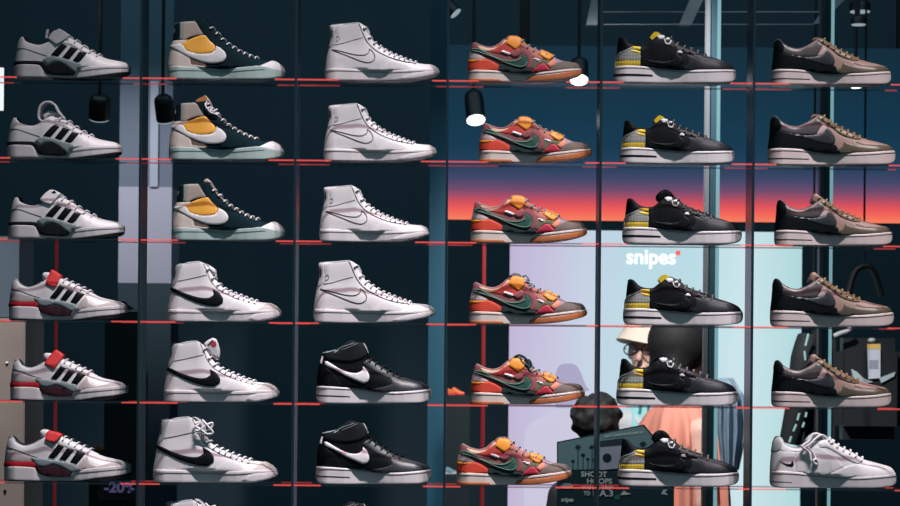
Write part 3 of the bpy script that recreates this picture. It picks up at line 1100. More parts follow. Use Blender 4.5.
# ---- H: black low-top with yellow knit heel
def knit_heel():
    knit = mesh_mat('grey_knit', (182, 184, 176), (88, 96, 96), 380)
    knity = mesh_mat('yellow_knit', (246, 208, 36), (120, 108, 50), 380)
    yel = mat('yellow_trim', (240, 206, 30), .55)
    greym = mat('silver_emblem', (206, 208, 212), .35)
    toe = mat('charcoal_leather', (30, 33, 40), .5, .3, 420, spec=.25)
    side = mat('matt_black_panel', (6, 12, 17), .65, .2, 500, spec=.14)
    lk = mat('flecked_lace', (96, 98, 88), .8, .0, 400, vary=.6)
    up = [(146, 385), (152, 330), (156, 285), (164, 218), (176, 204), (190, 208), (204, 222), (226, 244), (270, 259), (320, 256), (362, 226), (394, 204), (420, 194), (452, 202), (482, 218), (502, 240), (560, 266), (620, 286), (680, 310), (760, 334), (818, 358), (838, 380), (848, 400), (830, 415), (560, 420), (300, 410), (150, 410)]
    so = [(142, 378), (200, 376), (284, 379), (420, 390), (560, 401), (700, 402), (800, 398), (850, 394), (857, 416), (850, 448), (832, 464), (780, 473), (720, 478), (170, 473), (146, 458), (137, 424)]
    s = Shoe(6, 137, 478, up, so, low_c(.36, .7))
    s.body('upper', black)
    i = s.solid('midsole', so, rubw, chamfer=0.0015)
    s.panel('sole_groove', [(138, 422), (240, 424), (362, 429), (362, 440), (240, 438), (138, 435)], blackr, 0.0006, on='s', parent=i)
    s.line('sole_stitching', [(146, 388), (284, 390), (420, 402), (560, 414), (700, 414), (852, 406)], greyseam, 0.001, on='s', parent=i)
    s.panel('heel_knit', [(154, 346), (160, 318), (176, 304), (234, 275), (262, 282), (289, 310), (289, 348), (220, 348)], knit, 0.002, mirror=True)
    s.panel('heel_band', [(148, 378), (153, 346), (220, 347), (289, 347), (289, 378), (220, 378)], knity, 0.0022, mirror=True)
    s.line('heel_piping', [(150, 376), (156, 326), (172, 302), (204, 288), (236, 270)], greyl, 0.0022, off=.003)
    s.panel('heel_slash', [(232, 268), (250, 264), (290, 266), (290, 282), (262, 280)], yel, 0.0032)
    s.panel('heel_slash', [(238, 292), (232, 280), (256, 286), (290, 292), (290, 304), (270, 304)], yel, 0.0032)
    s.panel('quarter', [(292, 376), (292, 310), (300, 284), (352, 252), (388, 226), (440, 250), (500, 296), (520, 340), (560, 396), (420, 386)], side, 0.0018)
    s.panel('side_emblem', [(294, 330), (350, 346), (430, 352), (480, 340), (498, 306), (530, 330), (540, 360), (510, 384), (430, 378), (350, 362)], black, 0.003)
    s.panel('eyestay', [(390, 214), (420, 200), (452, 208), (484, 226), (504, 246), (560, 272), (630, 296), (680, 316), (640, 322), (560, 304), (510, 292), (462, 268), (430, 246)], toe, 0.0026, mirror=True)
    s.panel('toe_overlay', [(560, 312), (640, 326), (690, 320), (760, 340), (820, 364), (840, 384), (848, 396), (700, 404), (580, 402), (520, 394), (560, 372), (566, 340)], toe, 0.002, mirror=True)
    s.panel('vamp', [(600, 306), (690, 322), (770, 346), (800, 362), (720, 356), (640, 344), (596, 326)], mat('grey_perforated_vamp', (58, 58, 66), .55, .5, 900, spec=.35), 0.0028, mirror=True)
    s.panel('lace_emblem', [(384, 206), (402, 198), (428, 200), (432, 216), (420, 222), (398, 222)], greym, 0.004)
    s.line('lace_emblem', [(428, 222), (436, 246), (456, 252), (466, 236), (452, 220), (438, 224)], greym, 0.0032, off=.0045)
    s.panel('side_tab', [(500, 296), (520, 288), (536, 300), (526, 308), (510, 304)], greym, 0.004)
    s.collar('collar', dlining, 390, r=0.0036)
    s.laces('laces', lk, 468, 668, 6, drop=24, r=0.0027, lift=.0016)
    s.var = 'plain'
    t = s.tongue('tongue', [(462, 208), (440, 192), (418, 188), (398, 182), (372, 190), (352, 212), (364, 230)], black, 396, 670, half=.021)
    s.var = 'yellow_tip'
    t = s.tongue('tongue', [(462, 208), (430, 190), (400, 182), (378, 174), (360, 190), (346, 210), (362, 230)], black, 396, 670, half=.021)
    s.solid('tongue_tip', [(346, 208), (360, 188), (378, 174), (400, 180), (410, 188), (378, 206), (362, 226)], yel, const=.0214, parent=t)
    s.var = 'round_tongue'
    t = s.tongue('tongue', [(462, 208), (446, 190), (430, 168), (404, 150), (372, 154), (344, 178), (340, 206), (362, 230)], black, 396, 670, half=.021)
    s.var = None
    return s


MODELS['H'] = knit_heel()


# ---- I: brown and black satin low-top
def brown_low():
    bk = mat('dark_green_black_leather', (5, 15, 18), .7, .3, 420, spec=.12)
    satin = mat('grey_brown_satin', (80, 74, 76), .36, .2, 300)
    slate = mat('slate_leather', (46, 50, 56), .4, .25, 420)
    mau = mat('mauve_brown_leather', (158, 128, 118), .5, .25, 420)
    bronze = mat('bronze_leather', (116, 96, 74), .4, .25, 420)
    tb = mat('toe_brown_leather', (88, 78, 64), .42, .25, 420)
    gold = mat('gold_lace', (140, 116, 78), .7)
    up = [(122, 395), (130, 310), (135, 240), (142, 204), (154, 192), (166, 202), (182, 224), (230, 251), (282, 258), (340, 236), (384, 208), (408, 190), (436, 194), (456, 208), (500, 240), (560, 272), (620, 300), (672, 322), (712, 334), (770, 348), (830, 364), (844, 384), (852, 400), (840, 420), (500, 425), (300, 415), (130, 415)]
    so = [(121, 384), (200, 385), (300, 390), (400, 404), (500, 412), (600, 413), (700, 410), (856, 394), (864, 424), (858, 448), (840, 466), (800, 476), (700, 480), (150, 480), (126, 464), (119, 424)]
    s = Shoe(6, 119, 480, up, so, low_c(.34, .70))
    s.body('upper', mau)
    i = s.solid('midsole', so, mat('pinkish_white_rubber', (222, 206, 204), .5), chamfer=0.0015)
    s.panel('sole_groove', [(121, 440), (240, 443), (350, 446), (350, 451), (240, 449), (121, 446)], dlining, 0.0006, on='s', parent=i)
    s.line('sole_stitching', [(122, 396), (300, 402), (400, 416), (500, 424), (700, 422), (858, 406)], greyseam, 0.001, on='s', parent=i)
    s.panel('heel_panel', [(122, 388), (130, 310), (136, 242), (180, 284), (260, 302), (340, 320), (420, 352), (500, 366), (520, 390), (560, 400), (540, 416), (400, 406), (300, 394)], bk, 0.0018, mirror=True)
    s.panel('heel_tab', [(135, 244), (142, 206), (154, 194), (166, 206), (184, 232), (190, 262), (176, 284), (148, 268)], bk, 0.0024, mirror=True)
    s.panel('quarter', [(182, 278), (186, 238), (230, 258), (284, 266), (342, 244), (400, 212), (424, 236), (404, 280), (390, 300), (320, 306), (250, 298)], satin, 0.002)
    s.panel('side_emblem', [(178, 284), (260, 302), (340, 312), (390, 308), (428, 296), (450, 262), (484, 296), (500, 330), (496, 356), (470, 366), (400, 352), (330, 330), (250, 308)], slate, 0.0032)
    s.panel('side_insert', [(392, 302), (416, 270), (432, 246), (454, 268), (440, 292), (420, 302)], mat('pale_mauve_leather', (186, 164, 164), .5), 0.0022)
    s.panel('eyestay', [(398, 206), (414, 196), (440, 202), (500, 246), (560, 280), (626, 306), (668, 328), (640, 336), (590, 326), (530, 302), (480, 262), (436, 232), (412, 222)], bronze, 0.0028, mirror=True)
    s.panel('toe_overlay', [(552, 346), (590, 362), (640, 372), (740, 374), (836, 370), (846, 386), (852, 396), (700, 410), (600, 413), (520, 408), (500, 392), (540, 376)], tb, 0.002, mirror=True)
    s.panel('vamp', [(640, 330), (676, 326), (714, 338), (772, 352), (828, 368), (740, 370), (660, 364), (620, 350)], mat('rose_brown_vamp', (150, 120, 112), .5, .5, 900), 0.0022, mirror=True)
    s.line('sole_piping', [(836, 380), (850, 364)], trimw) if False else None
    s.collar('collar', mat('slate_lining', (74, 84, 92), .8), 390, r=0.0036)
    s.laces('laces', gold, 440, 648, 7, drop=22, r=0.0027, lift=.0016)
    s.var = 'tall'
    s.tongue('tongue', [(448, 206), (428, 186), (400, 168), (384, 154), (366, 156), (352, 184), (342, 212), (380, 222)], mau, 400, 660, half=.02)
    s.var = 'low'
    s.tongue('tongue', [(448, 206), (430, 192), (406, 184), (384, 184), (366, 196), (376, 216)], mau, 400, 660, half=.02)
    s.var = None
    return s


MODELS['I'] = brown_low()


# ---- J: plain white low-top, small heel emblem
def plain_white():
    up = [(106, 335), (108, 270), (113, 205), (122, 166), (136, 149), (152, 150), (172, 182), (204, 200), (242, 207), (282, 196), (330, 172), (372, 156), (402, 156), (430, 172), (470, 198), (540, 232), (590, 262), (680, 288), (738, 306), (758, 326), (768, 350), (740, 372), (430, 372), (230, 352), (112, 352)]
    so = [(106, 324), (170, 325), (232, 330), (340, 342), (430, 350), (560, 354), (680, 348), (764, 340), (771, 362), (768, 386), (748, 402), (700, 409), (640, 413), (150, 413), (114, 404), (103, 372)]
    s = Shoe(5.273, 103, 413, up, so, low_c(.36, .70))
    s.body('upper', white)
    i = s.solid('midsole', so, rubw, chamfer=0.0015)
    s.panel('sole_groove', [(105, 377), (160, 379), (212, 382), (212, 386), (160, 384), (105, 382)], greyseam, 0.0006, on='s', parent=i)
    s.line('sole_stitching', [(108, 334), (232, 340), (430, 361), (560, 365), (766, 352)], greyseam, 0.001, on='s', parent=i)
    s.panel('heel_panel', [(106, 328), (109, 262), (116, 222), (170, 220), (232, 226), (226, 280), (232, 332)], white, 0.0016, mirror=True)
    s.panel('heel_tab', [(112, 226), (116, 196), (124, 164), (138, 152), (150, 152), (160, 180), (150, 214), (132, 228)], greyl, 0.0026, mirror=True)
    s.panel('side_emblem', [(134, 266), (160, 278), (188, 287), (206, 286), (212, 268), (220, 284), (219, 298), (206, 304), (176, 294)], black, 0.003)
    s.line('collar_seam', [(150, 214), (200, 222), (250, 222)], greyseam, 0.0012)
    s.panel('eyestay', [(352, 176), (402, 162), (432, 178), (472, 204), (540, 238), (592, 268), (560, 284), (500, 262), (440, 224), (392, 200), (356, 200)], white, 0.0026, mirror=True)
    s.panel('toe_overlay', [(500, 300), (540, 290), (580, 292), (680, 296), (738, 312), (758, 332), (764, 344), (680, 350), (560, 356), (440, 350), (410, 338), (450, 320)], white, 0.002, mirror=True)
    s.panel('quarter', [(236, 332), (232, 230), (284, 208), (344, 196), (400, 226), (450, 262), (480, 300), (410, 336), (340, 342)], white, 0.0012)
    s.collar('collar', lining, 320, r=0.0045)
    s.laces('laces', lacew, 424, 585, 6, drop=15, r=0.0028)
    s.tongue('tongue', [(424, 168), (402, 146), (360, 128), (328, 128), (300, 146), (286, 174), (300, 196)], white2, 330, 590, half=.022)
    s.laces('loose_laces', lacew, 410, 430, 2, r=.0034, bow=[[(400, 160, -.02), (372, 138, -.026), (340, 150, -.033), (312, 178, -.038), (290, 200, -.041), (318, 226, -.042), (330, 258, -.042), (342, 276, -.042), (330, 290, -.042)],
                                                         [(380, 150, -.022), (346, 130, -.025), (318, 136, -.028), (300, 168, -.034), (262, 196, -.04), (296, 222, -.043), (308, 268, -.043)],
                                                         [(346, 276, -.042), (334, 262, -.045), (322, 274, -.045), (336, 290, -.045)]])
    return s


MODELS['J'] = plain_white()
# ------------------------------------------------------------------ the shoe wall
ROWS = [80.9, 161.7, 242.6, 324.4, 405.4, 486.6, 567.6]
Y_FRONT, Y_BACK = -0.075, 0.07
TH = 0.004


def row_z(i):
    k = (D + Y_FRONT) / F
    return ZC - (ROWS[i] - CY) * k          # middle of the front edge


UPX = [P(x, 253, Y_FRONT).x for x in (-13, 139.5, 294.5, 446.3, 599.8, 752.6, 906)]

edge_red = edge_mat('red_edge_light', (226, 82, 76), 0.75)  # red light along the shelf edge, put in as emission
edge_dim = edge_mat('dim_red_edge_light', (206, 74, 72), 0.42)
edge_dark = clear_mat('shaded_edge', (0.74, 0.62, 0.64), gloss=.06, rough=.15)  # stretch where the shoe blocks the red glow, darkened by colour
acrylic = clear_mat('clear_acrylic', (0.985, 0.99, 0.99), gloss=0.03, rough=0.12)
upr = mat('dark_glass_upright', (16, 34, 42), 0.22, spec=0.6)
upl = mat('grey_upright_edge', (24, 44, 54), 0.3)

UP_LABEL = ['outside the left', 'dark upright between the striped low-tops and the yellow-patched high-tops', 'dark upright between the second and third shoe columns from the left',
            'dark upright left of the patchwork low-tops', 'dark upright between the patchwork low-tops and the yellow-heeled black sneakers',
            'dark upright between the yellow-heeled black sneakers and the brown ones', '']
for i, x in enumerate(UPX):
    if i in (0, 6):
        continue
    r = empty('shelf_upright', (x, 0, 0))
    tag(r, UP_LABEL[i], 'upright', 'uprights of the shoe wall')
    link('panel', box_me('panel', (-0.0032, Y_FRONT + 0.004, 0.0), (0.0032, Y_BACK, 2.9), upr), None, r)
    link('front_edge', box_me('front_edge', (-0.0032, Y_FRONT - 0.002, 0.0), (0.0032, Y_FRONT + 0.004, 2.9), upl), None, r)

# model, variant, row, column, heel px, toe px, label, short (for the shelf)
I = []


def put(model, var, row, col, hx, tx, label, short, name, group):
    I.append((model, var, row, col, hx, tx, label, short, name, group))


LT, HT = 'low_top_sneaker', 'high_top_sneaker'
g = 'white sneakers with black stripes'
put('A', 'upright', 0, 0, 13.7, 131.2, 'black-striped white low-top sneaker with pale grey strap standing up, top of leftmost column', 'the striped low-top with the grey strap', LT, g)
put('A', 'loop', 1, 0, 6.7, 122.5, 'black-striped white low-top sneaker with its strap rolled into a tall white loop', 'the striped low-top with the looped strap', LT, g)
put('A', 'flat', 2, 0, 8.3, 125.2, 'black-striped white low-top sneaker with white strap folded flat, directly above the red-strapped ones', 'the striped low-top with the flat white strap', LT, g)
g = 'white sneakers with red strap'
put('B', 'high', 3, 0, 9.0, 127.5, 'white low-top sneaker with red strap and heel band, uppermost of the three red-strapped ones', 'the uppermost red-strapped low-top', LT, g)
put('B', 'mid', 4, 0, 10.3, 128.2, 'white low-top sneaker with red strap and heel band, middle of the three red-strapped ones', 'the middle red-strapped low-top', LT, g)
put('B', 'flat', 5, 0, 4.2, 131.6, 'white low-top sneaker with red strap laid over, lowest of the three red-strapped ones', 'the lowest red-strapped low-top', LT, g)
g = 'high-tops with yellow ankle patch'
put('C', 'tongue_short', 0, 1, 167.4, 285.0, 'dark green and cream high-top sneaker with yellow ankle patch, uppermost of its three', 'the uppermost yellow-patched high-top', HT, g)
put('C', 'tongue_tall', 1, 1, 168.6, 284.0, 'dark green and cream high-top sneaker with yellow ankle patch and orange-topped tongue sticking up', 'the yellow-patched high-top with the orange tongue', HT, g)
put('C', 'tongue_mid', 2, 1, 171.4, 285.0, 'dark green and cream high-top sneaker with yellow ankle patch, lowest of its three', 'the lowest yellow-patched high-top', HT, g)
g = 'white high-tops with black side emblem'
put('D', 'snug', 3, 1, 167.2, 281.8, 'white high-top sneaker with solid black side emblem, uppermost of its kind', 'the uppermost white high-top with black emblem', HT, g)
put('D', 'tall', 4, 1, 163.5, 279.7, 'white high-top sneaker with black side emblem and tall tongue with a red label', 'the white high-top with the red tongue label', HT, g)
put('D', 'knot', 5, 1, 152.8, 278.2, 'white high-top sneaker with black side emblem and laces tied in a loose bow', 'the white high-top with the lace bow', HT, g)
g = 'white high-tops with outlined side emblem'
put('E', None, 0, 2, 324.6, 439.8, 'white high-top sneaker with thin outlined side emblem, on the top shelf', 'the outlined-emblem high-top on top', HT, g)
put('E', None, 1, 2, 323.2, 437.2, 'white high-top sneaker with thin outlined side emblem, second from top of its column', 'the second outlined-emblem high-top from top', HT, g)
put('E', None, 2, 2, 318.8, 429.4, 'white high-top sneaker with thin outlined side emblem, third from top of its column', 'the third outlined-emblem high-top from top', HT, g)
put('E', None, 3, 2, 313.0, 435.4, 'white high-top sneaker with thin outlined side emblem, directly above the black mid-tops', 'the outlined-emblem high-top above the black mid-tops', HT, g)
g = 'black mid-tops with white side emblem'
put('F', 'tongue_tip', 4, 2, 315.8, 431.8, 'black mid-top sneaker with white side emblem and white sole, upper one of the pair', 'the upper black mid-top', 'mid_top_sneaker', g)
put('F', None, 5, 2, 315.4, 432.0, 'black mid-top sneaker with white side emblem and white sole, below the other black mid-top', 'the lower black mid-top', 'mid_top_sneaker', g)
g = 'patchwork low-top sneakers'
o6 = ['on the top shelf', 'beside the hanging lit spotlight, second from top', 'in front of the red sunset screen', 'fourth from top of its column', 'with dark green lace bow, fifth from top', 'at the bottom, beside the dark poster with palms']
pw = [(467.5, 581.8, 'plain'), (479.0, 591.8, 'plain'), (470.4, 587.0, 'plain'), (469.0, 587.0, 'raised'), (470.6, 584.8, 'dark_bow'), (456.4, 571.6, 'plain')]
for r_ in range(6):
    put('G', pw[r_][2], r_, 3, pw[r_][0], pw[r_][1], 'red, orange and green patchwork low-top sneaker ' + o6[r_], ['the topmost patchwork low-top', 'the second patchwork low-top from top', 'the patchwork low-top before the sunset screen', 'the fourth patchwork low-top from top', 'the patchwork low-top with the dark bow', 'the bottom patchwork low-top'][r_], LT, g)
g = 'black low-tops with yellow knit heel'
o6 = ['topmost of its column', 'second from top of its column', 'in front of the red sunset screen', 'directly below the white lettering on the lightbox', "below the bucket-hatted person's face", 'bottom of its column']
kh = [(613.2, 736.0, 'yellow_tip'), (619.8, 734.4, 'yellow_tip'), (622.0, 741.8, 'round_tongue'), (622.8, 743.0, 'yellow_tip'), (616.0, 738.0, 'plain'), (617.2, 739.0, 'round_tongue')]
for r_ in range(6):
    put('H', kh[r_][2], r_, 4, kh[r_][0], kh[r_][1], 'black low-top sneaker with yellow knit heel, ' + o6[r_], ['the topmost yellow-heeled black sneaker', 'the second yellow-heeled black sneaker from top', 'the yellow-heeled black sneaker before the sunset screen', 'the yellow-heeled black sneaker below the white lettering', 'the fifth yellow-heeled black sneaker from top', 'the bottom yellow-heeled black sneaker'][r_], LT, g)
g = 'brown and black low-tops'
o5 = ['on the top shelf', 'second from top of the rightmost column', 'in front of the red sunset screen', 'fourth from top of the rightmost column', 'directly above the plain white sneaker']
bl = [(771.2, 891.0, 'low'), (767.4, 895.3, 'low'), (774.0, 892.2, 'tall'), (769.8, 893.7, 'tall'), (771.0, 891.2, 'tall')]
for r_ in range(5):
    put('I', bl[r_][2], r_, 5, bl[r_][0], bl[r_][1], 'brown and black satin low-top sneaker ' + o5[r_], ['the topmost brown sneaker', 'the second brown sneaker from top', 'the brown sneaker before the sunset screen', 'the fourth brown sneaker from top', 'the lowest brown sneaker'][r_], LT, g)
put('J', None, 5, 5, 769.4, 896.2, 'plain white low-top sneaker with small black heel emblem and loosely hanging laces', 'the plain white low-top', LT, None)
put('D', 'knot', 6, 1, 158, 278, 'white high-top sneaker cut off by the bottom edge, only its collar tip showing', 'the cut-off white high-top', HT, 'white high-tops with black side emblem')
put('F', 'tongue_tip', 6, 2, 315.8, 432.0, 'black mid-top sneaker cut off by the bottom edge, only its collar tip showing', 'the cut-off black mid-top', 'mid_top_sneaker', 'black mid-tops with white side emblem')

GROUPED = {}
for (model, var, row, col, hx, tx, label, short, name, group) in I:
    s = MODELS[model]
    zc = row_z(row)
    ztop = zc + TH / 2
    k = D / F
    x_ = P(hx, ROWS[row], 0).x
    length = (tx - hx) * k
    sc = length / s.L
    # ---- its shelf
    xl, xr = UPX[col] + 0.0032, UPX[col + 1] - 0.0032
    sh = empty('shelf', (xl, 0, zc))
    tag(sh, 'red-edged clear shelf under ' + short, 'shelf', 'red-edged clear shelves')
    wd = xr - xl
    link('panel', box_me('panel', (0, Y_FRONT + 0.002, -TH / 2), (wd, Y_BACK, TH / 2), acrylic), None, sh)
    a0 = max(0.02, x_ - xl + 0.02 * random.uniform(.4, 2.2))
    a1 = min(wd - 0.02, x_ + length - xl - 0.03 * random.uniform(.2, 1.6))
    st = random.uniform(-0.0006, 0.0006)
    link('glow_edge', box_me('glow_edge', (0, Y_FRONT - 0.002, -TH / 2), (a0, Y_FRONT + 0.002, TH / 2), edge_red), None, sh)
    link('glow_edge', box_me('glow_edge', (a1, Y_FRONT - 0.002, -TH / 2), (wd, Y_FRONT + 0.002, TH / 2), edge_red), None, sh)
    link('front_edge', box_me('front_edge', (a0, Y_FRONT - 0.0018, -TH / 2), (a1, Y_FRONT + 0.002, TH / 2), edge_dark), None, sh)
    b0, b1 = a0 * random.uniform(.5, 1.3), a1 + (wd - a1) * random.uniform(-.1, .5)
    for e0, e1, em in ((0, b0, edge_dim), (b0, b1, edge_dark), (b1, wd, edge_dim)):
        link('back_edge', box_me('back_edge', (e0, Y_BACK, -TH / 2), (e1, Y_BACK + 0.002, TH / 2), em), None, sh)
    # ---- the shoe
    ext = empty(name, (x_, 0, ztop))
    tag(ext, label, 'sneaker', group)
    ext.scale = (sc, sc, sc)
    made = {}
    zmin = min(v.co.z for v in s.parts[1][1].vertices)
    allmin = 0.0
    for j, (pn, me, par, vr) in enumerate(s.parts):
        if vr is not None and vr != var:
            continue
        o = link(pn, me, None, made[par] if par is not None and par in made else ext)
        made[j] = o
        allmin = min(allmin, min(v.co.z for v in me.vertices))
    ext.location = (x_ - s.xa * sc, 0, ztop - allmin * sc)

# ------------------------------------------------------------------ the shop behind
XL, XR, YB, ZT = -3.4, 3.4, 6.2, 4.8
dk = mat('dark_floor', (40, 46, 50), 0.35, 0.2, 60)
fl = link('floor', box_me('floor', (XL, -9, -0.1), (XR, YB, 0), dk))
tag(fl, kind='structure')
cl = link('ceiling', box_me('ceiling', (XL, -2.2, ZT), (XR, YB, ZT + 0.1), mat('dark_ceiling', (20, 34, 42), 0.9)))
tag(cl, kind='structure')
wm = mat('dark_wall_paint', (66, 92, 106), 0.8, 0.2, 30)
for nm, lo, hi in (('wall_back', (XL, YB, 0), (XR, YB + 0.1, ZT)), ('wall_left', (XL - 0.1, -9, 0), (XL, YB, ZT)), ('wall_right', (XR, -9, 0), (XR + 0.1, YB, ZT))):
    tag(link(nm, box_me(nm, lo, hi, wm)), kind='structure')


def R(x0, y0, x1, y1, Y):
    """world x0,z0,x1,z1 of a pixel rectangle at depth Y (corners averaged)"""
    p, q = P(x0, (y0 + y1) / 2, Y), P(x1, (y0 + y1) / 2, Y)
    t, b = P((x0 + x1) / 2, y0, Y), P((x0 + x1) / 2, y1, Y)
    return p.x, b.z, q.x, t.z


# sunset screen -----------------------------------------------------------
Ys = 3.7
x0, z0, x1, z1 = R(443, 47, 985, 221.5, Ys)
rt = empty('video_screen', (x0, Ys, z0))
tag(rt, 'wide video screen showing a blue to orange sunset sky behind the right-hand shoes', 'screen')
H = z1 - z0
rows_c = [(221.5, (246, 128, 98)), (217, (245, 112, 88)), (211, (238, 92, 86)), (204.5, (214, 78, 90)), (198, (166, 74, 100)), (191, (112, 72, 106)), (181, (66, 68, 104)), (168, (34, 60, 90)), (150, (14, 54, 78)), (120, (7, 48, 70)), (85, (5, 43, 62)), (47, (5, 36, 52))]
stops = [((221.5 - y) / (221.5 - 47), c) for y, c in rows_c]
link('display', box_me('display', (0, 0, 0), (x1 - x0, 0.02, H), ramp_emit('sunset_display', 'Z', 0, H, stops, 1.0, .8)), None, rt)
link('housing', box_me('housing', (0, 0.02, 0), (x1 - x0, 0.10, H), blackr), None, rt)
for fx in (0.15, 0.85):
    link('hanger', box_me('hanger', ((x1 - x0) * fx - .02, 0.04, H), ((x1 - x0) * fx + .02, 0.08, ZT - z0), blackr), None, rt)

# lightbox ----------------------------------------------------------------
Yl = 3.5
x0, z0, x1, z1 = R(509, 231, 801, 506, Yl)
z0 = 0.0
rt = empty('lightbox', (x0, Yl, z0))
tag(rt, 'tall pale blue lightbox with white shop lettering behind the two right shoe columns', 'lightbox')
W = x1 - x0
stops = [(0, (196, 184, 216)), (.12, (200, 196, 224)), (.26, (200, 212, 230)), (.42, (186, 220, 230)), (.62, (188, 222, 232)), (.8, (206, 232, 238)), (1, (178, 220, 222))]
link('light_panel', box_me('light_panel', (0, 0, 0), (W, 0.02, z1), ramp_emit('lightbox_glow', 'X', 0, W, stops, 0.95)), None, rt)
link('frame', box_me('frame', (-.004, 0.02, 0), (W + .004, 0.12, z1 + .004), blackr), None, rt)
inv = Matrix.Translation(rt.location).inverted()
glow_w = mat('lit_white_lettering', (240, 244, 246), .5, emit=(250, 252, 253), estr=1.0)
glow_r = mat('lit_red_square', (226, 80, 70), .5, emit=(226, 84, 72), estr=0.9)
k = pxm(Yl)
me = text_me('lettering', 'snipes', 21 * k, glow_w, 0.002, bold=0.0014, xs=0.84)
o = link('lettering', me, None, rt)
xs_ = [v.co.x for v in me.vertices]
pp = inv @ P(626.5, 263.5, Yl)
fx = 49 * k / (max(xs_) - min(xs_))
for v in me.vertices:
    v.co.x = (v.co.x - min(xs_)) * fx
    v.co.z *= 1.0
o.location = (pp.x, -0.003, pp.z)
pp = inv @ P(678, 253, Yl)
link('red_square', box_me('red_square', (pp.x - 2.2 * k, -.004, pp.z - 2.2 * k), (pp.x + 2.2 * k, 0, pp.z + 2.2 * k), glow_r), None, rt)
shade = mat('printed_lavender', (44, 42, 52), .6, emit=(180, 174, 210), estr=.8)


def printed(name, pts, Y, rt, m, dy=0.003):
    q = [inv_of(rt) @ P(p[0], p[1], Y) for p in pts]
    qq = spline([(v.x, v.z) for v in q], 0.02)
    return link(name, prism_me(name, qq, -dy, 0.001, m), None, rt)


def inv_of(o):
    return Matrix.Translation(o.location).inverted()


printed('printed_figure', [(553, 388), (556, 372), (560, 365), (574, 364), (580, 371), (586, 386), (590, 390), (578, 394), (578, 408), (556, 408)], Yl, rt, shade)
printed('printed_figure', [(524, 506), (524, 450), (527, 428), (540, 418), (556, 410), (566, 411), (578, 420), (584, 440), (590, 506)], Yl, rt, mat('printed_pale_lavender', (50, 48, 54), .6, emit=(206, 202, 226), estr=.9))

# steel posts, bright right edge put in as glow -------------------------------------------
steel = mat('brushed_steel', (96, 116, 126), 0.35, metal=0.6)
steeld = mat('dark_steel', (46, 74, 86), 0.4, metal=0.2)
steell = mat('pale_steel_flange', (92, 98, 106), 0.5)
strip = mat('cyan_edge_glow', (36, 52, 56), 0.5, emit=(146, 202, 210), estr=0.6)  # bright cyan edge of the post, put in as emission
for xa, xb, lab in ((704.5, 719, 'steel post with cyan light strip behind the yellow-heeled black sneakers'), (819.5, 832.5, 'steel post with cyan light strip behind the brown sneakers')):
    Yp = 1.5
    a_, b_ = P(xa, 253, Yp).x, P(xb, 253, Yp).x
    w_ = b_ - a_
    rt = empty('steel_post', (a_, Yp, 0))
    tag(rt, lab, 'post', 'steel posts with bright edges')
    link('column', box_me('column', (w_ * .2, 0.004, 0), (w_ * .76, 0.05, ZT), steeld), None, rt)
    link('flange', box_me('flange', (0, 0, 0), (w_ * .28, 0.05, ZT), steell), None, rt)
    link('bright_edge', box_me('bright_edge', (w_ * .76, 0.0, 0), (w_, 0.05, ZT), strip), None, rt)

# ceiling truss --------------------------------------------------------------
Yt = 2.1
rt = empty('ceiling_truss', P(600, 12, Yt))
tag(rt, 'grey steel truss with two thin rails and slanted braces under the ceiling', 'truss')
gr = mat('grey_truss_steel', (112, 128, 138), 0.5)
iv = inv_of(rt)
for y in (12.0, 24.5):
    a_, b_ = iv @ P(602, y, Yt), iv @ P(835, y, Yt)
    bm = bmesh.new()
    tube_bm(bm, [a_, b_], 0.0022, 6)
    link('rail', finish(bm, 'rail', gr), None, rt)
ceil_px = 360 - (ZT - ZC) / pxm(Yt)
for (xb0, xb1, yb, xt0, xt1, yt) in ((586, 597.5, 25, 592, 604, -4), (679, 691, 25, 692, 706, -6), (813, 821, 24, 836, 850, -6)):
    ex = (ceil_px - yb) / (yt - yb)
    tl = (xb0 + (xt0 - xb0) * ex, ceil_px)
    tr = (xb1 + (xt1 - xb1) * ex, ceil_px)
    q = [iv @ P(*p, Yt) for p in ((xb0, yb), (xb1, yb), tr, tl)]
    link('brace', prism_me('brace', [(v.x, v.z) for v in q], -0.01, 0.03, gr), None, rt)

# ceiling spotlights --------------------------------------------------------
lampb = mat('matt_black_lamp', (8, 16, 22), 0.5)
lens_on = mat('lamp_lens_lit', (255, 255, 250), 0.3, emit=(246, 252, 250), estr=3.0)
lens_dim = mat('lamp_lens_dim', (150, 160, 165), 0.3, emit=(150, 165, 170), estr=0.9)


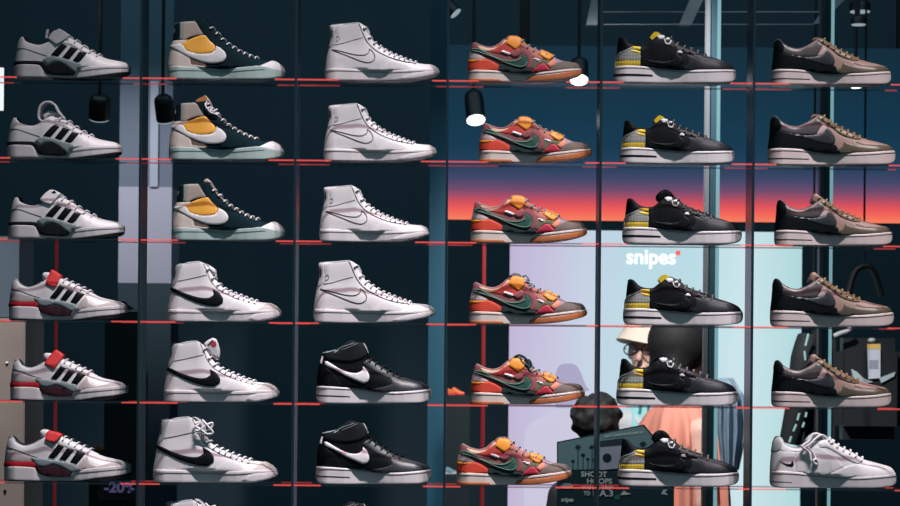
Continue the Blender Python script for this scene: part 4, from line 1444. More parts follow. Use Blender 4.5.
def spotlight(px, py, Y, rpx, hpx, tilt, label, lit, squash=0.0):
    """lens centre at the pixel; the can rises from it, tilted; a rod reaches the ceiling"""
    c = P(px, py, Y)
    k = pxm(Y)
    r, h = rpx * k, hpx * k
    rt = empty('ceiling_spotlight', c)
    tag(rt, label, 'spotlight', 'ceiling spotlights')
    ax = Vector((math.sin(tilt[0]), math.sin(tilt[1]), 1)).normalized()
    rot = ax.to_track_quat('Z', 'Y').to_matrix().to_4x4()
    bm = bmesh.new()
    prof = [(r * .93, 0.0), (r, 0.0), (r, h * .75), (r * .9, h * .9), (r * .6, h), (0, h)]
    seg = 24
    rings = [[bm.verts.new((q * math.cos(2 * math.pi * i / seg), q * math.sin(2 * math.pi * i / seg), z)) for i in range(seg)] for q, z in prof[:-1]]
    for A_, B_ in zip(rings, rings[1:]):
        for i in range(seg):
            bm.faces.new((A_[i], A_[(i + 1) % seg], B_[(i + 1) % seg], B_[i]))
    bm.faces.new(rings[-1])
    bmesh.ops.transform(bm, matrix=rot, verts=bm.verts)
    link('housing', finish(bm, 'housing', lampb), None, rt)
    bm = bmesh.new()
    bmesh.ops.create_circle(bm, cap_ends=True, segments=24, radius=r * .95)
    r2 = bmesh.ops.extrude_face_region(bm, geom=list(bm.faces))
    bmesh.ops.translate(bm, vec=(0, 0, h * .05), verts=[v for v in r2['geom'] if isinstance(v, bmesh.types.BMVert)])
    bmesh.ops.transform(bm, matrix=rot, verts=bm.verts)
    lo_ = link('lens', finish(bm, 'lens', lens_on if lit else lens_dim), None, rt)
    lo_.location = (0, 0, -h * .03 - .001)
    top = rot @ Vector((0, 0, h * .96))
    bm = bmesh.new()
    tube_bm(bm, [top, Vector((top.x, top.y, ZT - c.z))], 0.006, 8)
    link('rod', finish(bm, 'rod', lampb), None, rt)
    return rt


sp = -0.5
spotlight(476, 119.5, 3.1, 9.6, 33, (-0.10, 0.55), 'black ceiling spotlight with bright round lens left of the second patchwork low-top', True)
spotlight(579, 79.5, 3.1, 9.4, 24, (0.02, 0.6), 'lit ceiling spotlight at the toe of the topmost patchwork low-top', True)
spotlight(856.5, 84.5, 3.1, 7.5, 20, (0.0, 0.4), 'lit ceiling spotlight below the topmost brown sneaker', True)
spotlight(860, 11.5, 3.4, 10.5, 10, (0.0, 0.06), 'flat dim ceiling lamp in the top right corner, upper of two', False)
spotlight(858.5, 24.5, 2.9, 7.5, 8, (0.0, 0.06), 'flat dim ceiling lamp in the top right corner, lower of two', False)
spotlight(456, 13, 3.3, 6.5, 14, (-1.1, .3), 'unlit tilted ceiling spotlight above the heel of the topmost patchwork low-top', False)
spotlight(99, 118, 2.6, 10.5, 24, (0.1, -0.5), 'unlit black ceiling spotlight behind the striped low-top with the looped strap', False)
spotlight(166, 120, 2.6, 9.5, 26, (-0.1, -0.5), 'unlit black ceiling spotlight left of the second yellow-patched high-top', False)

# left: lit sign, plinth, pillars --------------------------------------------
x0, z0, x1, z1 = R(-22, 67.5, 2.8, 110, 2.0)
rt = empty('lit_sign', ((x0 + x1) / 2, 2.0, z0))
tag(rt, 'bright white lit panel cut by the left edge near the top', 'lit panel')
hw = (x1 - x0) / 2
link('light_face', box_me('light_face', (-hw, 0, 0), (hw, .02, z1 - z0), mat('lit_white_panel', (240, 240, 240), .5, emit=(238, 246, 250), estr=1.0)), None, rt)
link('frame', box_me('frame', (-hw, .02, 0), (hw, .06, z1 - z0), blackr), None, rt)
link('hanger', box_me('hanger', (-.01, .03, z1 - z0), (.01, .05, ZT - z0), blackr), None, rt)

x0, z0, x1, z1 = R(-60, 318, 24.5, 506, 1.5)
rt = empty('display_plinth', ((x0 + x1) / 2, 1.5, 0))
tag(rt, 'pale concrete-coloured cabinet at the lower left behind the red-strapped low-tops', 'cabinet')
hw = (x1 - x0) / 2
conc = mat('pale_concrete', (150, 140, 136), .8, .4, 20, vary=.18)
link('body', box_me('body', (-hw, 0, 0), (hw, .4, z1), conc, .004), None, rt)
for (px, py, m_) in ((7, 363, white), (5, 491, blackr)):
    q = P(px, py, 1.5)
    bm = bmesh.new()
    bmesh.ops.create_uvsphere(bm, u_segments=12, v_segments=8, radius=1.6 * pxm(1.5))
    o = link('knob', finish(bm, 'knob', m_), None, rt)
    o.location = (q.x - rt.location.x, -.002, q.z)
x0, z0, x1, z1 = R(-60, 236, 19, 318, 1.55)
gp = link('glass_display_case', box_me('glass_display_case', (x0, 1.55, z0 + .003), (x1, 1.85, z1), mat('blue_grey_panel', (78, 96, 112), .6)))
tag(gp, 'blue-grey box standing on the pale cabinet at the left edge', 'box')

# pale pillar behind the first upright
Yq = 3.6
x0, z0, x1, z1 = R(119, 81, 172, 283, Yq)
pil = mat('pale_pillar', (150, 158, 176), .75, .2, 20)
rt = empty('shop_pillar', ((x0 + x1) / 2, Yq, 0))
tag(rt, 'pale blue-grey pillar with stacked panels behind the first two shoe columns', 'pillar')
hw = (x1 - x0) / 2
zmid = P(150, 187, Yq).z
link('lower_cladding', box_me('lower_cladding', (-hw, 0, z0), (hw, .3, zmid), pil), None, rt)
link('upper_cladding', box_me('upper_cladding', (-hw, .006, zmid), (hw, .3, z1), mat('shaded_pillar', (88, 104, 122), .75, .2, 20)), None, rt)  # dimmer light on the upper half put into a darker colour
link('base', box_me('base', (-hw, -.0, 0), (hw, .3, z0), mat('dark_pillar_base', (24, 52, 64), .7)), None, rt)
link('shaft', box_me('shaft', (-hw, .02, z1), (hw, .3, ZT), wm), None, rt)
q0, q1 = P(150, 187, Yq).x - rt.location.x, P(158, 187, Yq).x - rt.location.x
link('trim_strip', box_me('trim_strip', (q0, -.01, zmid), (q1, .006, z1), mat('pale_trim', (140, 156, 172), .6)), None, rt)

# teal column between third and fourth shoe columns
x0, z0, x1, z1 = R(429, 0, 447, 506, 2.4)
tcol = link('teal_column', box_me('teal_column', (x0, 2.4, 0), (x1, 2.7, ZT), mat('teal_paint', (20, 76, 98), .6)))
tag(tcol, 'narrow teal column behind the right edge of the white high-top column', 'column')

# red rods --------------------------------------------------------------------
redrod = mat('dim_red_tube', (120, 34, 40), .4, emit=(160, 44, 50), estr=.24)
for (px, wpx, y0, Y, lab) in ((56.8, 3.2, 236, 2.3, 'thin dim red vertical light tube behind the red-strapped low-tops'), (484.2, 4.2, 240, 1.9, 'thin dim red vertical light tube behind the patchwork low-tops')):
    k = pxm(Y)
    top = P(px, y0, Y)
    rt = empty('red_light_tube', (top.x, Y, 0))
    tag(rt, lab, 'light tube', 'red light tubes')
    bm = bmesh.new()
    tube_bm(bm, [(0, 0, .03), (0, 0, top.z)], wpx * k / 2, 12)
    link('tube', finish(bm, 'tube', redrod), None, rt)
    bm = bmesh.new()
    tube_bm(bm, [(0, 0, 0), (0, 0, .03)], .06, 20)
    link('foot', finish(bm, 'foot', blackr), None, rt)

# -20% sale sign ----------------------------------------------------------------
Yd = 2.6
x0, z0, x1, z1 = R(98, 474, 141, 500, Yd)
rt = empty('sale_sign', ((x0 + x1) / 2, Yd, 0))
tag(rt, 'dark sale sign reading -20% in dim violet figures below the lowest red-strapped low-top', 'sign')
hw = (x1 - x0) / 2
link('board', box_me('board', (-hw, 0, z0), (hw, .02, z1), mat('dark_sign_board', (12, 34, 44), .5)), None, rt)
link('stand', box_me('stand', (-.01, .02, 0), (.01, .04, z0 + .03), blackr), None, rt)
me = text_me('figures', '-20%', 14 * pxm(Yd), mat('violet_figures', (90, 84, 124), .6, emit=(92, 88, 130), estr=.5), .001, bold=.0015, xs=1.0)
o = link('figures', me, None, rt)
mx_ = max(v.co.x for v in me.vertices)
for v in me.vertices:
    v.co.x *= 31 * pxm(Yd) / mx_
q = P(104, 492, Yd)
o.location = (q.x - rt.location.x, -.002, q.z)

# ------------------------------------------------------------------ small wares far behind


def far_shoe(px, py, Y, length_px, up_m, so_m, label, rz=0.0, flip=False, name='sneaker'):
    """a distant display shoe on its own dark plinth"""
    s = MODELS['J']
    k = pxm(Y)
    c = P(px, py, Y)
    sc = length_px * k / s.L
    rt = empty(name, c, rz)
    rt.scale = (sc * (-1 if flip else 1), sc, sc)
    tag(rt, label, 'sneaker', 'display shoes deep in the shop')
    for pn, me, par, vr in s.parts:
        if pn in ('upper', 'midsole', 'tongue', 'laces'):
            m2 = me.copy()
            m2.materials.clear()
            m2.materials.append(so_m if pn in ('midsole', 'laces') else up_m)
            zmn = 0
            o = link(pn, m2, None, rt)
            o.location = (-s.L / 2, 0, 0)
    return c


def plinth(c, w, d, label):
    o = link('display_block', box_me('display_block', (c.x - w, c.y - d, 0), (c.x + w, c.y + d, c.z - .001), mat('dark_display_block', (10, 28, 36), .5), .003))
    tag(o, label, 'display block', 'dark display blocks')


orange_e = mat('orange_far_shoe', (236, 120, 60), .6)
red_e = mat('red_far_shoe', (230, 70, 70), .6)
c = far_shoe(126, 312, 2.8, 24, black, greyl, 'small black shoe deep in the shop, by the toe of the uppermost red-strapped low-top', .9)
plinth(c, .06, .12, 'dark block carrying the small black shoe behind the red-strapped low-tops')
c = far_shoe(132.5, 371, 3.1, 17, red_e, white, 'small red and white shoe deep in the shop behind the middle red-strapped low-top', .3)
plinth(c, .05, .06, 'dark block carrying the small red and white shoe')
c = far_shoe(99.5, 450, 2.9, 12, orange_e, orange_e, 'tiny orange shoe deep in the shop above the lowest red-strapped low-top', .4)
plinth(c, .03, .06, 'dark block carrying the tiny orange shoe')
c = far_shoe(456, 395, 3.0, 18, orange_e, red_e, 'small orange shoe deep in the shop, behind the heel of the dark-bowed patchwork low-top', -.3)
plinth(c, .05, .06, 'dark block carrying the small orange shoe')
c = far_shoe(449.5, 474, 2.65, 17, mat('pale_teal_far_shoe', (90, 130, 140), .6), greyl, 'small pale teal shoe deep in the shop, at the heel of the bottom patchwork low-top', .2)
plinth(c, .05, .06, 'dark block carrying the small pale teal shoe')

# hanging backpack with a price tag, right
Yb = 2.9
k = pxm(Yb)
c = P(868, 400, Yb)
rt = empty('backpack', c)
tag(rt, 'black backpack with white and yellow price tag, behind the toe of the lowest brown sneaker', 'backpack')
bm = bmesh.new()
box_bm(bm, (-38 * k, -.02, -40 * k), (42 * k, .16, 62 * k), .05)
link('body', finish(bm, 'body', mat('black_nylon', (12, 20, 28), .7, .4, 200)), None, rt)
iv = inv_of(rt)
q = [iv @ P(x, y, Yb) for x, y in ((866, 347), (879, 347), (879, 378), (867, 379))]
t = link('price_tag', prism_me('price_tag', [(v.x, v.z) for v in q], -.032, -.028, mat('tag_paper', (206, 210, 226), .7)), None, rt)
q = [iv @ P(x, y, Yb) for x, y in ((866, 344), (879, 344), (879, 349), (866, 349))]
t2 = link('tag_band', prism_me('tag_band', [(v.x, v.z) for v in q], -.033, -.027, mat('tag_yellow', (226, 190, 110), .7)), None, t)
q = [iv @ P(x, y, Yb) for x, y in ((868, 360), (877, 360), (877, 369), (868, 369))]
t2 = link('tag_print', prism_me('tag_print', [(v.x, v.z) for v in q], -.0325, -.03, mat('tag_grey_print', (150, 156, 176), .7)), None, t)
bm = bmesh.new()
bmesh.ops.create_uvsphere(bm, u_segments=14, v_segments=8, radius=4.2 * k)
for v in bm.verts:
    v.co.z *= .6
o = link('buckle', finish(bm, 'buckle', greyl), None, rt)
o.location = iv @ P(870.5, 340.5, Yb)
o.location.y = -.03
for pts in (((850, 369), (856, 372), (862, 378), (872, 382), (860, 384), (853, 380)), ((878, 378), (894, 372), (893, 376), (880, 383))):
    q = [iv @ P(x, y, Yb) for x, y in pts]
    link('reflective_patch', prism_me('reflective_patch', [(v.x, v.z) for v in q], -.03, -.015, mat('pale_reflector', (176, 192, 200), .6)), None, rt)
bm = bmesh.new()
tube_bm(bm, smooth3([tuple((iv @ P(x, y, Yb)) + Vector((0, -.025, 0))) for x, y in ((833, 336), (840, 333), (846, 331), (850, 328))]), .008, 8)
link('grey_highlight', finish(bm, 'grey_highlight', greyl), None, rt)  # grey highlight on the bag, put in as a pale tube
bm = bmesh.new()
tube_bm(bm, smooth3([tuple((iv @ P(x, y, Yb)) + Vector((0, .05, 0))) for x, y in ((850, 296), (858, 270), (874, 268), (884, 296))]), .012, 8)
link('carry_handle', finish(bm, 'carry_handle', blackr), None, rt)
bm = bmesh.new()
tube_bm(bm, [tuple((iv @ P(866, 268, Yb)) + Vector((0, .05, 0))), (iv @ P(866, 268, Yb)) + Vector((0, .05, ZT - P(866, 268, Yb).z))], .004, 6)
link('hanging_cord', finish(bm, 'hanging_cord', blackr), None, rt)

# black jacket with pale dashes on a hanger, left of it
Yj = 2.4
k = pxm(Yj)
rt = empty('hanging_jacket', P(806, 400, Yj))
tag(rt, 'black jacket with pale dashed sleeve trim hanging behind the heels of the brown sneakers', 'jacket')
iv = inv_of(rt)
jk = mat('black_jacket', (10, 18, 24), .8, .4, 100)


def tapered(pts, rads, seg=14, flat=None):
    bm = bmesh.new()
    tube_bm(bm, smooth3(pts), [rads[0]] + [np.interp(i / (len(smooth3(pts)) - 1), np.linspace(0, 1, len(rads)), rads) for i in range(1, len(smooth3(pts)))], seg, flat)
    return bm


def JP(x, y, dy=0.0):
    v = iv @ P(x, y, Yj)
    return (v.x, v.y + dy, v.z)


bm = bmesh.new()
box_bm(bm, JP(806, 470, .02), (JP(838, 330)[0], .14, JP(838, 330)[2]), .03)
link('body', finish(bm, 'body', jk), None, rt)
link('sleeve', finish(tapered([JP(812, 338, .05), JP(806, 360, .03), JP(800, 400, .02), JP(790, 444, .02)], [.045, .05, .045, .036]), 'sleeve', jk), None, rt)
pale = mat('pale_dash', (150, 190, 190), .6)
for (xa, ya, xb, yb_) in ((807, 334, 804, 346), (803, 351, 804, 360), (798, 413, 796, 420), (795, 424, 792, 431), (790, 436, 788, 442), (805, 412, 804, 417), (803, 422, 801, 427)):
    bm = bmesh.new()
    tube_bm(bm, [JP(xa, ya, -.042), JP(xb, yb_, -.042)], .0042, 6)
    link('trim_dash', finish(bm, 'trim_dash', pale), None, rt)
bm = bmesh.new()
tube_bm(bm, [JP(816, 334, .07), JP(816, 300, .07), (JP(816, 300)[0], .07, ZT - rt.location.z)], .004, 6)
link('hanger', finish(bm, 'hanger', blackr), None, rt)

# ------------------------------------------------------------------ poster stand
Yq = 1.1
k = pxm(Yq)
rt = empty('poster_stand', (P(612, 500, Yq).x, Yq, 0))
tag(rt, 'dark competition poster with palm trees and white lettering between the two bottom shoes', 'poster')
iv = inv_of(rt)


def Q(x, y):
    v = iv @ P(x, y, Yq)
    return (v.x, v.z)


pd = mat('poster_dark', (34, 64, 74), .5)
link('board', prism_me('board', [Q(557, 442), Q(644, 424.5), (Q(657, 440)[0], Q(657, 440)[1]), Q(674, 444), Q(674, 540), Q(557, 540)], 0, .012, pd), None, rt)
link('picture', prism_me('picture', [Q(558, 443), Q(643, 426), Q(655, 440), Q(655, 468), Q(558, 470)], -.0012, .001, mat('poster_sky', (140, 178, 184), .6)), None, rt)
palm = mat('poster_palm', (24, 50, 56), .7)
for (px, py, r_, yb_) in ((578, 447, 3.6, 470), (592, 447, 3.4, 470), (583, 455, 3, 470), (573, 461, 2.4, 470), (588, 459, 2.4, 470), (594, 460, 2.2, 470), (643, 444, 4, 466)):
    bm = bmesh.new()
    for j in range(9):
        an = 2 * math.pi * j / 9
        x_, z_ = Q(px, py)
        q = [(x_, z_), (x_ + math.cos(an - .25) * r_ * k * .6, z_ + math.sin(an - .25) * r_ * k * .5), (x_ + math.cos(an) * r_ * k, z_ + math.sin(an) * r_ * k * .9 - .3 * k), (x_ + math.cos(an + .25) * r_ * k * .6, z_ + math.sin(an + .25) * r_ * k * .5)]
        bm.faces.new([bm.verts.new((p[0], -.002, p[1])) for p in q])
    t0, t1 = Q(px - .35, py), Q(px + .35, yb_)
    bm.faces.new([bm.verts.new((x, -.002, z)) for x, z in ((t0[0], t0[1]), (t1[0], t0[1]), (t1[0], t1[1]), (t0[0], t1[1]))])
    link('printed_palm', finish(bm, 'printed_palm', palm, smooth=False), None, rt)
link('backboard', prism_me('backboard', [Q(600, 444), Q(624, 442), Q(623, 468), Q(600, 470)], -.0024, -.001, mat('poster_backboard', (200, 202, 222), .6)), None, rt)
link('backboard_bar', prism_me('backboard_bar', [Q(600, 441), Q(624, 438), Q(624, 445), Q(600, 447)], -.0028, -.001, mat('poster_bar', (60, 76, 88), .6)), None, rt)
bm = bmesh.new()
cx_, cz_ = Q(607, 458)
bm.faces.new([bm.verts.new((cx_ + 4.6 * k * math.cos(2 * math.pi * i / 24), -.003, cz_ + 4.6 * k * math.sin(2 * math.pi * i / 24))) for i in range(24)])
link('printed_ball', finish(bm, 'printed_ball', palm, smooth=False), None, rt)
plet = mat('poster_lettering', (232, 240, 240), .6)


def ptext(txt, x0, x1, yb_, h, nm='lettering', m_=plet, tiltz=0.0):
    me = text_me(nm, txt, h * 1.42 * k, m_, .0004, bold=.0006)
    mn, mx_ = min(v.co.x for v in me.vertices), max(v.co.x for v in me.vertices)
    f_ = (x1 - x0) * k / (mx_ - mn)
    for v in me.vertices:
        v.co.x = (v.co.x - mn) * f_
    o = link(nm, me, None, rt)
    q = Q(x0, yb_)
    o.location = (q[0], -.0022, q[1])
    o.rotation_euler = (0, -tiltz, 0)


ptext('SHOOT', 581, 607, 476.5, 5.2)
ptext('HOOPS', 587, 612, 483.5, 5.2)
ptext('WIN A TRIP', 581, 613, 489, 3.4)
ptext('TO', 583.5, 590, 495, 3.8)
ptext('L.A.3', 593, 613, 496, 6.2)
ptext('snipes', 561, 573.5, 501.5, 4.2)
ptext('SHOT COMPETITION NOW IN', 605, 643, 437.5, 2.2, tiltz=.12)
bm = bmesh.new()
cx_, cz_ = Q(567, 486)
bm.faces.new([bm.verts.new((cx_ + 6.2 * k * math.cos(2 * math.pi * i / 24), -.002, cz_ + 2.6 * k * math.sin(2 * math.pi * i / 24))) for i in range(24)])
link('oval_logo', finish(bm, 'oval_logo', plet, smooth=False), None, rt)
link('logo', prism_me('logo', [Q(620, 495), Q(624, 490.5), Q(626, 492), Q(631, 494), Q(626, 495)], -.002, 0, plet), None, rt)
link('green_print', prism_me('green_print', [Q(614, 496), Q(619, 494), Q(620, 499), Q(615, 500)], -.002, 0, mat('poster_green', (60, 130, 110), .6)), None, rt)
link('logo', prism_me('logo', [Q(661, 494), Q(663, 490), Q(668, 489), Q(665, 492), Q(668, 495)], -.002, 0, plet), None, rt)
link('pole', box_me('pole', (-.012, .012, .02), (.012, .03, Q(612, 480)[1]), blackr), None, rt)
link('foot', box_me('foot', (-.15, -.1, 0), (.15, .14, .02), blackr, .004), None, rt)

# teal hanging banner between poster and person -------------------------------
Yz = 2.8
rt = empty('teal_banner', (P(650, 410, Yz).x, Yz, 0))
tag(rt, 'teal and white printed banner above the dark poster', 'banner')
iv2 = inv_of(rt)


def Z2(x, y):
    v = iv2 @ P(x, y, Yz)
    return (v.x, v.z)


link('sheet', prism_me('sheet', [Z2(632, 398), Z2(668, 394), Z2(668, 440), Z2(632, 440)], 0, .01, mat('teal_banner', (150, 208, 210), .6, emit=(120, 180, 186), estr=.35)), None, rt)
link('letter_stroke', prism_me('letter_stroke', [Z2(640, 400), Z2(643, 400), Z2(641, 414), Z2(638, 414)], -.002, 0, mat('banner_teal_ink', (50, 130, 138), .6)), None, rt)
link('letter_stroke', prism_me('letter_stroke', [Z2(647, 400), Z2(650, 400), Z2(650, 412), Z2(647, 412)], -.002, 0, MATS['banner_teal_ink']), None, rt)
link('letter_stroke', prism_me('letter_stroke', [Z2(654, 399), Z2(657, 399), Z2(658, 411), Z2(655, 411)], -.002, 0, MATS['banner_teal_ink']), None, rt)
link('curved_mark', prism_me('curved_mark', spline([Z2(637, 414), Z2(638, 419), Z2(643, 420), Z2(660, 412), Z2(645, 423), Z2(637, 423), Z2(635, 418)], .004), -.003, 0, white), None, rt)
link('pole', box_me('pole', (-.01, .01, 0), (.01, .03, Z2(650, 400)[1]), blackr), None, rt)

# ------------------------------------------------------------------ people


def fused(chains, name, m, voxel=.012, extra=None, smooth_it=6):
    """one continuous skin from tapering limbs: list of [(x,y,z,r), ...]"""
    bm = bmesh.new()
    for ch in chains:
        for i, q in enumerate(ch):
            r = bmesh.ops.create_icosphere(bm, subdivisions=3, radius=q[3])
            sx = q[4] if len(q) > 4 else (1, 1, 1)
            for v in r['verts']:
                v.co = Vector((v.co.x * sx[0] + q[0], v.co.y * sx[1] + q[1], v.co.z * sx[2] + q[2]))
            if i:
                p = ch[i - 1]
                n = max(2, int(math.dist(p[:3], q[:3]) / (min(p[3], q[3]) * .35)))
                sp_ = p[4] if len(p) > 4 else (1, 1, 1)
                for j in range(1, n):
                    t = j / n
                    rr = p[3] + (q[3] - p[3]) * t
                    s2 = [sp_[a] + (sx[a] - sp_[a]) * t for a in range(3)]
                    r = bmesh.ops.create_icosphere(bm, subdivisions=2, radius=rr)
                    for v in r['verts']:
                        v.co = Vector([v.co[a] * s2[a] + p[a] + (q[a] - p[a]) * t for a in range(3)])
    me = bpy.data.meshes.new('tmp_body')
    bm.to_mesh(me)
    bm.free()
    o = bpy.data.objects.new('tmp_body', me)
    COL.objects.link(o)
    rm = o.modifiers.new('r', 'REMESH')
    rm.mode = 'VOXEL'
    rm.voxel_size = voxel
    sm = o.modifiers.new('s', 'SMOOTH')
    sm.iterations = smooth_it
    sm.factor = .5
    dg = bpy.context.evaluated_depsgraph_get()
    res = bpy.data.meshes.new_from_object(o.evaluated_get(dg))
    bpy.data.objects.remove(o)
    res.name = name
    res.materials.clear()
    res.materials.append(m)
    res.shade_smooth()
    return res


def person(headpx, Y, face_angle, label, height, skin, shirt_m, pants_m, hair_m, hair, shoulder=.2, hip=.15, extra=None, drape=None):
    """stands on the floor; headpx = head centre; face_angle: 0 looks at the camera, pi looks away"""
    hc = P(*headpx, Y)
    rt = empty('person', (hc.x, Y, 0), face_angle)
    tag(rt, label, 'person')
    hz = hc.z
    f = hz / 1.62
    zz = lambda v: v * f
    sh, hp = shoulder * f, hip * f * .65
    chains = [
        [(0, 0, hz + .02, .088 * f, (.86, 1.0, 1.12)), (0, -.012, hz - .055 * f, .062 * f, (.9, 1, 1))],      # skull, jaw
        [(0, -.1 * f, hz - .012 * f, .012 * f), (0, -.108 * f, hz - .03 * f, .016 * f)],                          # nose
        [(0, -.078 * f, hz - .062 * f, .02 * f, (1.2, .6, .5))],                                                   # mouth
        [(.078 * f, .01, hz - .01, .022 * f, (.4, .8, 1.3))], [(-.078 * f, .01, hz - .01, .022 * f, (.4, .8, 1.3))],
        [(0, .012, hz - .08 * f, .052 * f), (0, .02, zz(1.38), .06 * f)],
        [(0, .015, zz(1.33), .085 * f, (1.7, .85, .7)), (0, .01, zz(1.2), .12 * f, (1.25, .8, 1)), (0, .01, zz(1.0), .115 * f, (1.15, .8, 1)), (0, .01, zz(.9), .125 * f, (1.2, .85, 1))]]
    hands = []
    for sg in (-1, 1):
        chains.append([(sg * sh * .9, .015, zz(1.33), .058 * f), (sg * (sh + .03), .02, zz(1.08), .044 * f), (sg * (sh + .02), -.06, zz(.88), .03 * f)])
        chains.append([(sg * (sh + .02), -.06, zz(.88), .03 * f), (sg * (sh + .02), -.085, zz(.82), .034 * f, (.5, 1, 1.1))])
        for j, fl_ in enumerate((.07, .08, .075, .06)):
            y_ = -.115 + j * .02
            chains.append([(sg * (sh + .02), y_, zz(.80), .0095), (sg * (sh + .015), y_ - .002, zz(.80) - fl_ * .55, .009), (sg * (sh + .002), y_, zz(.80) - fl_, .008)])
        chains.append([(sg * (sh + .015), -.115, zz(.84), .012), (sg * (sh + .005), -.14, zz(.80), .0105), (sg * (sh + .0), -.145, zz(.775), .009)])
        chains.append([(sg * hp, .01, zz(.86), .095 * f), (sg * (hp + .01), 0, zz(.47), .058 * f), (sg * (hp + .015), .02, zz(.09), .04 * f)])
        chains.append([(sg * (hp + .015), .03, .04, .036), (sg * (hp + .03), -.1, .032, .03), (sg * (hp + .035), -.15, .028, .026)])
    link('body', fused(chains, 'body', skin, .0085), None, rt)
    sc = [[(0, .015, zz(1.335), .095 * f, (1.72, .92, .7)), (0, .01, zz(1.2), .135 * f, (1.3, .86, 1)), (0, .01, zz(1.0), .135 * f, (1.2, .88, 1)), (0, .01, zz(.86), .14 * f, (1.2, .9, .8))]]
    for sg in (-1, 1):
        sc.append([(sg * sh * .88, .015, zz(1.33), .07 * f), (sg * (sh + .03), .02, zz(1.08), .06 * f), (sg * (sh + .02), -.06, zz(.885), .05 * f)])
    if drape:
        link('poncho', drape(hz, f, shirt_m), None, rt)
    else:
        link('shirt', fused(sc, 'shirt', shirt_m, .014), None, rt)
    pc = []
    for sg in (-1, 1):
        pc.append([(sg * hp * .8, .01, zz(.88), .112 * f), (sg * (hp + .01), 0, zz(.47), .078 * f), (sg * (hp + .015), .02, zz(.12), .068 * f)])
    link('trousers', fused(pc, 'trousers', pants_m, .016), None, rt)
    for sg in (-1, 1):
        for nm, rr, dy, m_ in (('eye', .011, -.078, mat('eye_white', (225, 225, 225), .3)), ('iris', .006, -.0865, mat('eye_dark', (30, 24, 22), .3))):
            bm = bmesh.new()
            bmesh.ops.create_uvsphere(bm, u_segments=10, v_segments=8, radius=rr * f)
            o = link(nm, finish(bm, nm, m_), None, rt)
            o.location = (sg * .03 * f, dy * f, hz + .004)
    if hair:
        link('hair', fused(hair(hz, f), 'hair', hair_m, .009, smooth_it=2), None, rt)
    if extra:
        extra(rt, hz, f)
    return rt


skin1 = mat('skin', (214, 172, 158), .55)
skin2 = mat('brown_skin', (120, 82, 66), .55)
hairb = mat('black_hair', (10, 12, 15), .75, .6, 160)
whs = mat('white_shirt', (206, 208, 212), .85, .6, 9, bdist=.04)
peach = mat('peach_cloth', (218, 142, 124), .9)
nt_ = peach.node_tree
tc_ = nt_.nodes.new('ShaderNodeTexCoord')
mp_ = nt_.nodes.new('ShaderNodeMapping')
mp_.inputs['Scale'].default_value = (1, 1, .22)
mp_.inputs['Rotation'].default_value = (0, .35, 0)
nz_ = nt_.nodes.new('ShaderNodeTexNoise')
nz_.inputs['Scale'].default_value = 11
nz_.inputs['Detail'].default_value = 1
bp_ = nt_.nodes.new('ShaderNodeBump')
bp_.inputs['Strength'].default_value = .35
bp_.inputs['Distance'].default_value = .06
nt_.links.new(tc_.outputs['Object'], mp_.inputs['Vector'])
nt_.links.new(mp_.outputs[0], nz_.inputs['Vector'])
nt_.links.new(nz_.outputs['Fac'], bp_.inputs['Height'])
nt_.links.new(bp_.outputs[0], nt_.nodes['Principled BSDF'].inputs['Normal'])
denim = mat('blue_denim', (166, 192, 210), .85, .5, 300)
dtr = mat('dark_trousers', (24, 28, 34), .85)
hatm = mat('cream_hat', (222, 208, 192), .85, .4, 200)


def hat_extra(rt, hz, f):
    prof = [(.0, .135), (.055, .133), (.082, .12), (.094, .05), (.1, .035), (.122, -.005), (.125, -.009), (.118, -.004), (.098, .03), (.09, .04)]
    bm = bmesh.new()
    seg = 40
    rings = []
    for r, z in prof:
        rings.append([bm.verts.new((r * f * math.cos(2 * math.pi * i / seg) * .98, r * f * math.sin(2 * math.pi * i / seg) * 1.08 + .0, hz + .045 * f + z * f * (1.0) + .012 * f * math.sin(4 * math.pi * i / seg) * (r > .12))) for i in range(seg)])
    for A_, B_ in zip(rings, rings[1:]):
        for i in range(seg):
            bm.faces.new((A_[i], A_[(i + 1) % seg], B_[(i + 1) % seg], B_[i]))
    bmesh.ops.remove_doubles(bm, verts=bm.verts, dist=1e-5)
    link('bucket_hat', finish(bm, 'bucket_hat', hatm, angle=70), None, rt)
    bm = bmesh.new()
    for sg in (-1, 1):
        pts = [(sg * .036 * f + .027 * f * math.cos(t_), -.102 * f, hz + .004 + .021 * f * math.sin(t_)) for t_ in np.linspace(0, 2 * math.pi, 18)]
        tube_bm(bm, pts, .0025, 6)
        tube_bm(bm, [(sg * .063 * f, -.1 * f, hz + .008), (sg * .082 * f, -.02 * f, hz + .008)], .0025, 6)
    tube_bm(bm, [(-.01 * f, -.104 * f, hz + .006), (.01 * f, -.104 * f, hz + .006)], .0025, 6)
    link('glasses', finish(bm, 'glasses', mat('dark_glasses', (20, 22, 26), .3)), None, rt)


def dark_crop(hz, f):
    return [[(0, .03 * f, hz + .035 * f, .092 * f, (.92, .95, 1.05)), (0, .06 * f, hz - .01 * f, .07 * f, (1.05, .7, 1.1))]]


def full_round(hz, f):
    return [[(0, .02 * f, hz + .035 * f, .118 * f, (.95, 1.0, 1.0)), (0, .055 * f, hz - .04 * f, .095 * f, (1.05, .75, 1.1)), (0, .06 * f, hz - .10 * f, .07 * f, (1.1, .7, 1.0))]]


